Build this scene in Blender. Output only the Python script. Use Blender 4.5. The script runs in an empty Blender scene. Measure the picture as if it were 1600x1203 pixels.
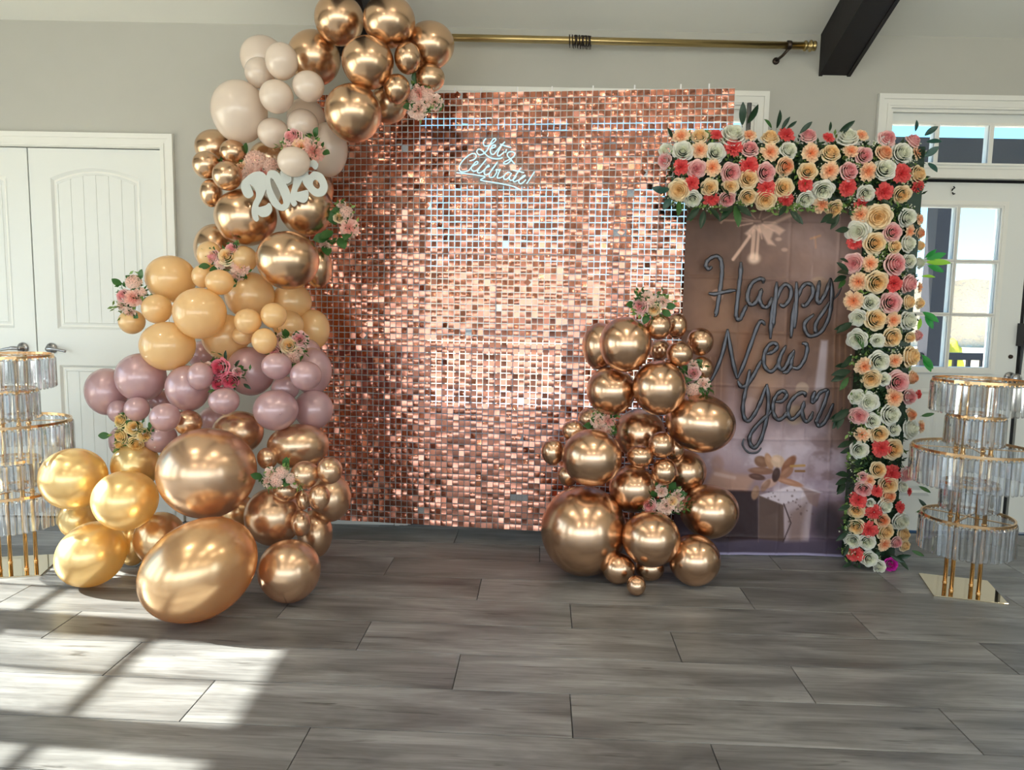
import bpy, bmesh, math, random
import numpy as np
from mathutils import Vector, Matrix, Euler
random.seed(7); np.random.seed(7)
PI = math.pi; R = math.radians
SC = bpy.context.scene
COL = SC.collection

# ------------------------------------------------------------ camera
cam = bpy.data.cameras.new('camera'); cam.sensor_width = 36; cam.lens = 36*1156/1600
cam.clip_end = 300; cam.clip_start = 0.05
camo = bpy.data.objects.new('camera', cam); COL.objects.link(camo)
camo.matrix_world = Matrix.Translation((0, 0, 1.30)) @ Matrix.Rotation(R(90-6.2), 4, 'X') @ Matrix.Rotation(R(1.03), 4, 'Z')
SC.camera = camo
# ------------------------------------------------------------ sky, sun, lights, exposure
SC.view_settings.view_transform = 'Standard'; SC.view_settings.look = 'None'
SC.view_settings.gamma = 1; SC.view_settings.use_curve_mapping = False
SC.view_settings.exposure = -0.10
SKY_STRENGTH, SUN_STRENGTH, WINDOW_FILL, LAMP = 2.3, 30.0, 1.0, 0.85
w = bpy.data.worlds.new('sky'); SC.world = w; w.use_nodes = True
nt = w.node_tree; nt.nodes.clear()
o_ = nt.nodes.new('ShaderNodeOutputWorld'); bg = nt.nodes.new('ShaderNodeBackground')
tc = nt.nodes.new('ShaderNodeTexCoord'); sx = nt.nodes.new('ShaderNodeSeparateXYZ'); cr = nt.nodes.new('ShaderNodeValToRGB')
nt.links.new(tc.outputs['Generated'], sx.inputs[0]); nt.links.new(sx.outputs['Z'], cr.inputs[0])
cr.color_ramp.elements[0].position = 0.0; cr.color_ramp.elements[0].color = (0.72, 0.88, 1.0, 1)
cr.color_ramp.elements[1].position = 0.45; cr.color_ramp.elements[1].color = (0.12, 0.42, 0.95, 1)
e = cr.color_ramp.elements.new(0.16); e.color = (0.30, 0.72, 1.0, 1)
nt.links.new(cr.outputs[0], bg.inputs[0]); bg.inputs[1].default_value = SKY_STRENGTH
nt.links.new(bg.outputs[0], o_.inputs[0])
def sun_dir(): return Vector((1, -0.11, -0.592)).normalized()
sl = bpy.data.lights.new('sun', 'SUN'); sl.energy = SUN_STRENGTH; sl.angle = R(0.6); sl.color = (1.0, 0.93, 0.82)
so = bpy.data.objects.new('sun', sl); COL.objects.link(so); so.rotation_euler = sun_dir().to_track_quat('-Z', 'Y').to_euler()
def area(name, loc, target, sx_, sy_, e, col):
    l = bpy.data.lights.new(name, 'AREA'); l.shape = 'RECTANGLE'; l.size = sx_; l.size_y = sy_; l.energy = e; l.color = col
    o = bpy.data.objects.new(name, l); COL.objects.link(o); o.location = loc
    o.rotation_euler = (Vector(target)-Vector(loc)).to_track_quat('-Z', 'Y').to_euler(); return o
# area lamps added inside the rear and side windows to brighten the room
for wx in (-3.1, -0.95, 1.2, 3.35):
    area('window_fill_light', (wx, -6.05, 1.55), (wx*.6, 0, 1.3), 1.8, 2.3, 38*WINDOW_FILL, (0.93, 0.97, 1.0))
for wy in (-4.4, -1.6):
    area('window_fill_light', (4.4, wy, 1.4), (0, wy+1.6, 1.2), 1.2, 1.9, 22*WINDOW_FILL, (0.85, 0.93, 1.0))
    area('window_fill_light', (-4.0, wy, 1.2), (0, wy+1.6, 1.1), 1.2, 1.7, 22*WINDOW_FILL, (0.88, 0.95, 1.0))
for wy in (.9, 2.07, 2.76):
    area('window_fill_light', (-4.12, wy, 1.12), (0, wy+.2, 1.0), .5, 1.6, 8*WINDOW_FILL, (0.85, 0.93, 1.0))

# ------------------------------------------------------------ helpers
def tag(o, label=None, cat=None, group=None, kind=None):
    if label: o['label'] = label
    if cat: o['category'] = cat
    if group: o['group'] = group
    if kind: o['kind'] = kind
    return o
def empty(name, loc=(0, 0, 0), rz=0):
    o = bpy.data.objects.new(name, None); COL.objects.link(o); o.location = loc; o.rotation_euler = (0, 0, rz)
    o.empty_display_size = .05; return o
def link(name, me, parent=None, m=None):
    o = bpy.data.objects.new(name, me); COL.objects.link(o)
    if parent is not None: o.parent = parent
    return o
class MB:
    def __init__(s): s.v = []; s.f = []; s.mi = []
    def add(s, vs, fs, mi=0):
        n = len(s.v); s.v.extend([tuple(p) for p in vs]); s.f.extend([tuple(i+n for i in f) for f in fs]); s.mi.extend([mi]*len(fs)); return s
    def box(s, x0, x1, y0, y1, z0, z1, mi=0, M=None):
        vs = [(x, y, z) for z in (z0, z1) for y in (y0, y1) for x in (x0, x1)]
        if M is not None: vs = [M @ Vector(p) for p in vs]
        return s.add(vs, [(0, 2, 3, 1), (4, 5, 7, 6), (0, 1, 5, 4), (2, 6, 7, 3), (0, 4, 6, 2), (1, 3, 7, 5)], mi)
    def bbox(s, x0, x1, y0, y1, z0, z1, b=.004, mi=0):
        # box with bevelled front (-y) edges
        vs = [(x0, y1, z0), (x1, y1, z0), (x1, y1, z1), (x0, y1, z1), (x0, y0+b, z0), (x1, y0+b, z0), (x1, y0+b, z1), (x0, y0+b, z1),
              (x0+b, y0, z0+b), (x1-b, y0, z0+b), (x1-b, y0, z1-b), (x0+b, y0, z1-b)]
        return s.add(vs, [(3, 2, 1, 0), (0, 1, 5, 4), (1, 2, 6, 5), (2, 3, 7, 6), (3, 0, 4, 7), (4, 5, 9, 8), (5, 6, 10, 9), (6, 7, 11, 10), (7, 4, 8, 11), (8, 9, 10, 11)], mi)
    def prism(s, poly, axis, a, b, mi=0):
        # poly: list of 2D points; extruded along axis ('x','y','z') from a to b
        def P(p, t): return (t, p[0], p[1]) if axis == 'x' else ((p[0], t, p[1]) if axis == 'y' else (p[0], p[1], t))
        n = len(poly); vs = [P(p, a) for p in poly]+[P(p, b) for p in poly]
        return s.add(vs, [tuple(range(n))[::-1], tuple(range(n, 2*n))]+[(i, (i+1) % n, n+(i+1) % n, n+i) for i in range(n)], mi)
    def tube(s, pts, r, n=8, mi=0, cap=True, lobes=0, closed=False):
        P = [Vector(p) for p in pts]; m = len(P)
        rr = r if isinstance(r, (list, tuple, np.ndarray)) else [r]*m
        T = []
        for i in range(m):
            a = P[(i-1) % m] if (closed or i > 0) else P[i]; b = P[(i+1) % m] if (closed or i < m-1) else P[i]
            t = (b-a); T.append(t.normalized() if t.length > 1e-9 else Vector((0, 0, 1)))
        up = Vector((0, -1, 0))
        if abs(T[0].dot(up)) > .9: up = Vector((0, 0, 1))
        vs = []
        for i in range(m):
            t = T[i]; b = up-t*up.dot(t)
            if b.length < 1e-4: b = Vector((1, 0, 0))-t*t.x
            b.normalize(); c = t.cross(b); 
            if not lobes: up = b
            for k in range(n):
                a = 2*PI*k/n; q = rr[i]
                if lobes: q *= 1-.42*abs(math.cos(a))**2.2   # twin-lobed foil section, waist towards the viewer
                vs.append(P[i]+b*math.cos(a)*q+c*math.sin(a)*q)
        fs = []
        for i in range(m if closed else m-1):
            j = (i+1) % m
            for k in range(n):
                k2 = (k+1) % n; fs.append((i*n+k, i*n+k2, j*n+k2, j*n+k))
        if cap and not closed: fs += [tuple(range(n))[::-1], tuple((m-1)*n+k for k in range(n))]
        return s.add(vs, fs, mi)
    def cyl(s, a, b, r, n=16, mi=0): return s.tube([a, b], r, n, mi)
    def lathe(s, prof, c=(0, 0, 0), n=24, axis='z', mi=0):
        vs = []; m = len(prof)
        for r_, h in prof:
            for k in range(n):
                a = 2*PI*k/n; x, y = r_*math.cos(a), r_*math.sin(a)
                if axis == 'z': vs.append((c[0]+x, c[1]+y, c[2]+h))
                elif axis == 'x': vs.append((c[0]+h, c[1]+x, c[2]+y))
                else: vs.append((c[0]+x, c[1]+h, c[2]+y))
        fs = [(i*n+k, i*n+(k+1) % n, (i+1)*n+(k+1) % n, (i+1)*n+k) for i in range(m-1) for k in range(n)]
        fs += [tuple(range(n))[::-1], tuple((m-1)*n+k for k in range(n))]
        return s.add(vs, fs, mi)
    def mesh(s, name, mats, smooth=False):
        me = bpy.data.meshes.new(name); me.from_pydata(s.v, [], s.f)
        if not isinstance(mats, (list, tuple)): mats = [mats]
        for m in mats: me.materials.append(m)
        if len(mats) > 1: me.polygons.foreach_set('material_index', s.mi)
        if smooth: me.polygons.foreach_set('use_smooth', [True]*len(me.polygons))
        bm = bmesh.new(); bm.from_mesh(me)
        bmesh.ops.recalc_face_normals(bm, faces=bm.faces); bm.to_mesh(me); bm.free()
        me.update(); return me
    def build(s, name, mats, parent=None, smooth=False, loc=None, rot=None):
        o = link(name, s.mesh(name, mats, smooth), parent)
        if loc is not None: o.location = loc
        if rot is not None: o.rotation_euler = rot
        return o
def smooth_pts(pts, k=5, closed=False):
    P = [np.array(p, float) for p in pts]; n = len(P); out = []
    if n < 3 and not closed: return [tuple(p) for p in P]
    rng = range(n) if closed else range(n-1)
    for i in rng:
        p0 = P[(i-1) % n] if (closed or i > 0) else P[i]; p1 = P[i]; p2 = P[(i+1) % n]
        p3 = P[(i+2) % n] if (closed or i < n-2) else p2
        for t in np.linspace(0, 1, k, endpoint=False):
            out.append(tuple(.5*((2*p1)+(-p0+p2)*t+(2*p0-5*p1+4*p2-p3)*t*t+(-p0+3*p1-3*p2+p3)*t**3)))
    if not closed: out.append(tuple(P[-1]))
    return out

# ------------------------------------------------------------ materials
def mat(name, col, rough=.5, metal=0., **kw):
    m = bpy.data.materials.new(name); m.use_nodes = True
    b = m.node_tree.nodes['Principled BSDF']
    b.inputs['Base Color'].default_value = (*col, 1); b.inputs['Roughness'].default_value = rough; b.inputs['Metallic'].default_value = metal
    for k, v in kw.items():
        b.inputs[k.replace('_', ' ')].default_value = v
    return m
def nodes(m): return m.node_tree, m.node_tree.nodes, m.node_tree.links, m.node_tree.nodes['Principled BSDF'], m.node_tree.nodes['Material Output']
def bumpy(m, scale=40, strength=.1, dist=.002, detail=3, vary=.0, rvary=0):
    nt, N, L, b, o = nodes(m)
    t = N.new('ShaderNodeTexCoord'); n = N.new('ShaderNodeTexNoise'); n.inputs['Scale'].default_value = scale; n.inputs['Detail'].default_value = detail
    L.new(t.outputs['Object'], n.inputs[0]); bp = N.new('ShaderNodeBump'); bp.inputs['Strength'].default_value = strength; bp.inputs['Distance'].default_value = dist
    L.new(n.outputs[0], bp.inputs['Height']); L.new(bp.outputs[0], b.inputs['Normal'])
    if vary:
        n2 = N.new('ShaderNodeTexNoise'); n2.inputs['Scale'].default_value = scale*.08; L.new(t.outputs['Object'], n2.inputs[0])
        mx = N.new('ShaderNodeMixRGB'); mx.blend_type = 'MULTIPLY'; mx.inputs[0].default_value = 1
        mx.inputs[1].default_value = b.inputs['Base Color'].default_value
        r = N.new('ShaderNodeMapRange'); r.inputs[3].default_value = 1-vary; r.inputs[4].default_value = 1+vary
        L.new(n2.outputs[0], r.inputs[0]); L.new(r.outputs[0], mx.inputs[2]); L.new(mx.outputs[0], b.inputs['Base Color'])
    return m
def mix_translucent(m, col, fac):
    nt, N, L, b, o = nodes(m)
    t = N.new('ShaderNodeBsdfTranslucent'); t.inputs[0].default_value = (*col, 1)
    mx = N.new('ShaderNodeMixShader'); mx.inputs[0].default_value = fac
    L.new(b.outputs[0], mx.inputs[1]); L.new(t.outputs[0], mx.inputs[2]); L.new(mx.outputs[0], o.inputs[0]); return m
def clear(name, tint=(1, 1, 1), gloss=.1, rough=.02):
    m = bpy.data.materials.new(name); m.use_nodes = True; N = m.node_tree.nodes; L = m.node_tree.links; N.clear()
    o = N.new('ShaderNodeOutputMaterial'); t = N.new('ShaderNodeBsdfTransparent'); t.inputs[0].default_value = (*tint, 1)
    g = N.new('ShaderNodeBsdfGlossy'); g.inputs['Roughness'].default_value = rough
    lw = N.new('ShaderNodeLayerWeight'); lw.inputs[0].default_value = .35
    mr = N.new('ShaderNodeMapRange'); mr.inputs[3].default_value = gloss*.35; mr.inputs[4].default_value = min(1, gloss*4); L.new(lw.outputs['Facing'], mr.inputs[0])
    mx = N.new('ShaderNodeMixShader'); L.new(mr.outputs[0], mx.inputs[0]); L.new(t.outputs[0], mx.inputs[1]); L.new(g.outputs[0], mx.inputs[2]); L.new(mx.outputs[0], o.inputs[0])
    return m
M = {}
M['wall'] = bumpy(mat('wall_paint', (.47, .465, .415), .9), 120, .15, .001, vary=.02)
M['ceiling'] = bumpy(mat('ceiling_paint', (.70, .70, .64), .9), 120, .15, .001)
M['trim'] = mat('white_trim_paint', (.78, .78, .72), .45)
M['door'] = mat('white_door_paint', (.74, .76, .72), .4)
M['beam'] = bumpy(mat('dark_stained_wood', (.007, .0045, .0045), .6), 30, .4, .003, vary=.3)
M['dark'] = mat('black_gap', (.01, .01, .01), .8)
M['pane'] = clear('window_glass', (.97, 1, 1), .06)
M['brass'] = mat('brass', (.48, .36, .16), .28, 1)
M['bronze'] = mat('dark_bronze', (.06, .045, .035), .4, .9)
M['nickel'] = mat('brushed_nickel', (.42, .42, .43), .25, 1)
M['gold'] = mat('polished_gold', (.95, .64, .34), .08, 1)
M['goldmirror'] = mat('gold_mirror', (.82, .70, .50), .03, 1)
M['black'] = mat('black_plastic', (.012, .012, .014), .4)
M['whiteplastic'] = mat('white_plastic', (.8, .8, .8), .4)
M['crystal'] = clear('crystal_prism', (.94, .97, 1.0), .9, .06)
M['acrylic'] = clear('clear_acrylic', (.97, .99, 1), .10)

def balloon_mat(name, col, rough, metal, tcol, tf, coat=0., spec=.5):
    m = mat(name, col, rough, metal); b = m.node_tree.nodes['Principled BSDF']
    b.inputs['Coat Weight'].default_value = coat; b.inputs['Coat Roughness'].default_value = .09
    bumpy(m, 3, .02, .01)
    return mix_translucent(m, tcol, tf)
BM = dict(
    c=balloon_mat('copper_chrome_latex', (.74, .50, .32), .25, 1, (.85, .45, .15), .06),
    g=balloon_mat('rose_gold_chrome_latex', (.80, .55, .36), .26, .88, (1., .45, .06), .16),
    y=balloon_mat('gold_chrome_latex_sun_yellow', (1., .77, .38), .27, .72, (1., .68, .14), .26),  # sunlight put into the latex colour: yellower, paler and more translucent
    s=balloon_mat('gold_chrome_latex_sunlit', (.86, .61, .35), .25, .85, (1., .52, .08), .22),  # sunlit copy of the rose gold latex, sun glow put into its translucency
    r=balloon_mat('gold_chrome_latex', (.76, .50, .33), .23, 1, (.85, .45, .15), .05),
    w=balloon_mat('cream_pearl_latex', (.90, .79, .68), .35, .0, (.85, .70, .55), .30, 1.),
    p=balloon_mat('peach_latex', (1.0, .73, .38), .28, .08, (1., .70, .26), .38, 1.),
    m=balloon_mat('mauve_pearl_latex', (.68, .46, .48), .30, .22, (.75, .45, .44), .28, 1.))
# ------------------------------------------------------------ room shell
XL, XR, YB, YF, ZW = -4.2, 4.6, -6.25, 4.25, 2.805
YR = -1.0
def zc(y): return ZW+.42*(YF-y) if y >= YR else ZW+.42*(y-YB)
def holes_wall(mb, a0, a1, z0, z1, holes, place):
    xs = sorted({a0, a1, *[h[0] for h in holes], *[h[1] for h in holes]}); zs = sorted({z0, z1, *[h[2] for h in holes], *[h[3] for h in holes]})
    for i in range(len(xs)-1):
        for j in range(len(zs)-1):
            cx, cz = (xs[i]+xs[i+1])/2, (zs[j]+zs[j+1])/2
            if any(h[0] < cx < h[1] and h[2] < cz < h[3] for h in holes): continue
            place(mb, xs[i], xs[i+1], zs[j], zs[j+1])
TH = .14
back_holes = [(-3.515, -1.985, 0, 2.135), (-.60, 1.318, 0, 2.42), (2.07, 3.80, 0, 2.42)]
mb = MB(); holes_wall(mb, XL-TH, XR+TH, 0, ZW+.12, back_holes, lambda m, a, b, c, d: m.box(a, b, YF, YF+TH, c, d))
tag(mb.build('wall_back', M['wall']), kind='structure')
mb = MB(); mb.box(-3.6, -1.9, YF+TH, YF+TH+.05, 0, 2.2); tag(mb.build('dark_backing_9', M['dark']), kind='structure')  # black sheet closing the opening behind the left double doors
left_holes = [(y0, y0+.555, .22, 2.068) for y0 in (3.175, 2.485, 1.795, 1.105, .415)]+[(-2.2, -1.0, .6, 2.3), (-5.0, -3.8, .6, 2.3)]
def side_wall(name, x0, x1, holes):
    mb = MB(); holes_wall(mb, YB-TH, YF+TH, 0, ZW, holes, lambda m, a, b, c, d: m.box(x0, x1, a, b, c, d))
    mb.prism([(YB-TH, ZW), (YF+TH, ZW), (YF+TH, ZW+.05), (YR, zc(YR)+.1), (YB-TH, ZW+.05)], 'x', x0, x1)
    tag(mb.build(name, M['wall']), kind='structure')
side_wall('wall_left', XL-TH, XL, left_holes)
right_holes = [(-5.0, -3.8, .5, 2.4), (-2.2, -1.0, .5, 2.4)]
side_wall('wall_right', XR, XR+TH, right_holes)
rear_holes = [(-4.0, -2.2, .4, 2.65), (-1.85, -.05, .4, 2.65), (.3, 2.1, .4, 2.65), (2.45, 4.25, .4, 2.65)]
mb = MB(); holes_wall(mb, XL-TH, XR+TH, 0, ZW+.12, rear_holes, lambda m, a, b, c, d: m.box(a, b, YB-TH, YB, c, d))
tag(mb.build('wall_rear', M['wall']), kind='structure')
mb = MB(); e = .1
mb.prism([(YF+TH, zc(YF)-.42*TH), (YR, zc(YR)), (YB-TH, ZW-.42*TH), (YB-TH, ZW+e), (YR, zc(YR)+e), (YF+TH, ZW+e)], 'x', XL-TH, XR+TH)
tag(mb.build('ceiling', M['ceiling']), kind='structure')
# side and rear windows: frame, muntins and pane each
NWIN = [4]
def window(axis, pos, a0, a1, z0, z1, nc, nr, sgn):
    t = empty('window_%d' % NWIN[0]); NWIN[0] += 1; tag(t, kind='structure')
    def bx(m, u0, u1, w0, w1, d0, d1):
        if axis == 'x': m.box(pos+min(d0*sgn, d1*sgn), pos+max(d0*sgn, d1*sgn), u0, u1, w0, w1)
        else: m.box(u0, u1, pos+min(d0*sgn, d1*sgn), pos+max(d0*sgn, d1*sgn), w0, w1)
    f = MB()
    for q in ((a0-.08, a0+.012, z0-.08, z1+.08), (a1-.012, a1+.08, z0-.08, z1+.08), (a0, a1, z0-.08, z0+.012), (a0, a1, z1-.012, z1+.08)): bx(f, *q, -.02, .05)
    f.build('casing', M['trim'], t)
    g = MB(); k = .009
    for i in range(1, nc):
        u = a0+(a1-a0)*i/nc; bx(g, u-k, u+k, z0, z1, .03, .05)
    for j in range(1, nr):
        z = z0+(z1-z0)*j/nr; bx(g, a0, a1, z-k*1.6, z+k*1.6, .03, .05)
    g.build('muntin', M['trim'], t)
    p = MB(); bx(p, a0, a1, z0, z1, .038, .042); p.build('pane', M['pane'], t)
for h in left_holes[:5]: window('x', XL, *h, 2, 5, -1)
for h in left_holes[5:]: window('x', XL, *h, 3, 4, -1)
for h in right_holes: window('x', XR, *h, 3, 4, 1)
for h in rear_holes: window('y', YB, *h, 4, 4, -1)

# ------------------------------------------------------------ floor of individual planks
def plank_material():
    m = mat('grey_oak_plank', (.2, .2, .2), .38); nt, N, L, b, o = nodes(m)
    t = N.new('ShaderNodeTexCoord'); oi = N.new('ShaderNodeObjectInfo')
    mp = N.new('ShaderNodeMapping'); mp.inputs['Rotation'].default_value = (0, 0, R(2.3)); L.new(t.outputs['Object'], mp.inputs[0])
    ad = N.new('ShaderNodeVectorMath'); ad.operation = 'ADD'
    ml = N.new('ShaderNodeMath'); ml.operation = 'MULTIPLY'; ml.inputs[1].default_value = 37; L.new(oi.outputs['Random'], ml.inputs[0])
    L.new(mp.outputs[0], ad.inputs[0]); L.new(ml.outputs[0], ad.inputs[1])
    def noise(sx_, sy_, det, rough=.6, dist=0):
        m2 = N.new('ShaderNodeMapping'); m2.inputs['Scale'].default_value = (sx_, sy_, 1); L.new(ad.outputs[0], m2.inputs[0])
        n = N.new('ShaderNodeTexNoise'); n.inputs['Scale'].default_value = 1; n.inputs['Detail'].default_value = det; n.inputs['Roughness'].default_value = rough; n.inputs['Distortion'].default_value = dist
        L.new(m2.outputs[0], n.inputs[0]); return n.outputs[0]
    grain = noise(2.5, 70, 8, .75, .5); blotch = noise(1.6, 7, 4, .6, .6); streak = noise(2.2, 26, 3, .6, 1.2)
    def ramp(x, *st):
        r = N.new('ShaderNodeValToRGB'); L.new(x, r.inputs[0]); el = r.color_ramp.elements
        el[0].position, el[0].color = st[0][0], (*st[0][1], 1); el[1].position, el[1].color = st[-1][0], (*st[-1][1], 1)
        for p, c in st[1:-1]: q = el.new(p); q.color = (*c, 1)
        return r.outputs[0]
    base = ramp(blotch, (.28, (.082, .082, .083)), (.5, (.178, .181, .182)), (.72, (.30, .306, .308)))
    def mult(a, b_, f=1):
        x = N.new('ShaderNodeMixRGB'); x.blend_type = 'MULTIPLY'; x.inputs[0].default_value = f; L.new(a, x.inputs[1]); L.new(b_, x.inputs[2]); return x.outputs[0]
    c = mult(base, ramp(grain, (.34, (.70, .70, .70)), (.58, (1.08, 1.08, 1.08))))
    c = mult(c, ramp(streak, (.27, (.35, .34, .33)), (.37, (1, 1, 1)), (1, (1.05, 1.05, 1.05))))
    rr = N.new('ShaderNodeMapRange'); rr.inputs[3].default_value = .78; rr.inputs[4].default_value = 1.22; L.new(oi.outputs['Random'], rr.inputs[0])
    c = mult(c, rr.outputs[0]); L.new(c, b.inputs['Base Color'])
    r2 = N.new('ShaderNodeMapRange'); r2.inputs[3].default_value = .28; r2.inputs[4].default_value = .46; L.new(grain, r2.inputs[0]); L.new(r2.outputs[0], b.inputs['Roughness'])
    bp = N.new('ShaderNodeBump'); bp.inputs['Strength'].default_value = .25; bp.inputs['Distance'].default_value = .001; L.new(grain, bp.inputs['Height']); L.new(bp.outputs[0], b.inputs['Normal'])
    b.inputs['Specular IOR Level'].default_value = .45
    return m
M['plank'] = plank_material()
mb = MB(); mb.box(XL-TH, XR+TH, YB-TH, YF+TH, -.10, -.012)
flo = mb.build('floor', M['dark']); tag(flo, kind='structure')
def clip(poly, ax, lim, sgn):
    out = []; n = len(poly)
    for i in range(n):
        a, b = poly[i], poly[(i+1) % n]; da, db = (a[ax]-lim)*sgn, (b[ax]-lim)*sgn
        if da <= 0: out.append(a)
        if da*db < 0:
            t = da/(da-db); out.append((a[0]+(b[0]-a[0])*t, a[1]+(b[1]-a[1])*t))
    return out
PW, PL, ang = .2555, 1.215, R(-2.3)
offs = {0: .25, 1: -.57, 2: -.175, 3: .223, 4: -.58}
rest = MB(); GAP = .0014
for row in range(-5, 37):
    # row 0 spans y 2.88..3.15 at x=0 ; larger row = nearer
    y1 = 3.142-PW*row; y0 = y1-PW
    off = offs.get(row, (row*.47+.31) % PL)
    for k in range(-5, 6):
        u0 = off+k*PL; u1 = u0+PL
        c, s = math.cos(ang), math.sin(ang)
        quad = [(u0+GAP, y0+GAP), (u1-GAP, y0+GAP), (u1-GAP, y1-GAP), (u0+GAP, y1-GAP)]
        quad = [(x*c-(y-2.6)*s, x*s+(y-2.6)*c+2.6) for x, y in quad]
        for ax, lim, sg in ((0, XL, -1), (0, XR, 1), (1, YB, -1), (1, YF, 1)): quad = clip(quad, ax, lim, sg) if quad else quad
        if len(quad) < 3: continue
        cy = sum(q[1] for q in quad)/len(quad)
        if cy > 1.0:
            m_ = MB(); cx = sum(q[0] for q in quad)/len(quad); g = .0012
            top = [(x+(cx-x)*g/.6, y+(cy-y)*g/.13) for x, y in quad]
            n = len(quad); vs = [(x, y, -.012) for x, y in quad]+[(x, y, -.001) for x, y in quad]+[(x, y, 0) for x, y in top]
            m_.add(vs, [tuple(2*n+i for i in range(n))]+[(i, (i+1) % n, n+(i+1) % n, n+i) for i in range(n)]+[(n+i, n+(i+1) % n, 2*n+(i+1) % n, 2*n+i) for i in range(n)])
            m_.build('plank', M['plank'], flo)
        else: rest.prism(quad, 'z', -.012, 0)
tag(rest.build('plank', M['plank'], flo), kind='stuff')

# ------------------------------------------------------------ trims and baseboards
def baseboard(name, boxes):
    mb = MB()
    for x0, x1, y0, y1 in boxes: mb.box(x0, x1, y0, y1, 0, .11); mb.box(min(x0, x1)+(.004 if x1-x0 < .05 else 0), x1, y0+(.004 if y1-y0 < .05 else 0), y1, .11, .125)
    tag(mb.build(name, M['trim']), kind='structure')
baseboard('baseboard_back', [(XL, -3.6, YF-.016, YF), (-1.9, -.68, YF-.016, YF), (1.40, 1.98, YF-.016, YF), (3.9, XR, YF-.016, YF)])
baseboard('baseboard_left', [(XL, XL+.016, YB, YF)]); baseboard('baseboard_right', [(XR-.016, XR, YB, YF)]); baseboard('baseboard_rear', [(XL, XR, YB, YB+.016)])
def casing(name, x0, x1, zt, wd, jt=.018):
    # stepped profile casing round an opening in the back wall
    mb = MB()
    for (o0, o1, d) in ((0, wd, .016), (wd*.62, wd-.0015, .024), (wd*.15, wd*.30, .020)):
        mb.box(x0-o1, x0-o0, YF-d, YF, 0, zt+o1); mb.box(x1+o0, x1+o1, YF-d, YF, 0, zt+o1); mb.box(x0-o0, x1+o0, YF-d, YF, zt+o0, zt+o1)
    mb.box(x0, x0+jt, YF, YF+TH, 0, zt); mb.box(x1-jt, x1, YF, YF+TH, 0, zt); mb.box(x0+jt, x1-jt, YF, YF+TH, zt-jt, zt)
    tag(mb.build(name, M['trim']), kind='structure')
casing('trim_1', -3.515, -1.985, 2.135, .074, .003)
casing('trim_2', -.60, 1.318, 2.42, .075)
casing('trim_3', 2.07, 3.80, 2.42, .075)

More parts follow.
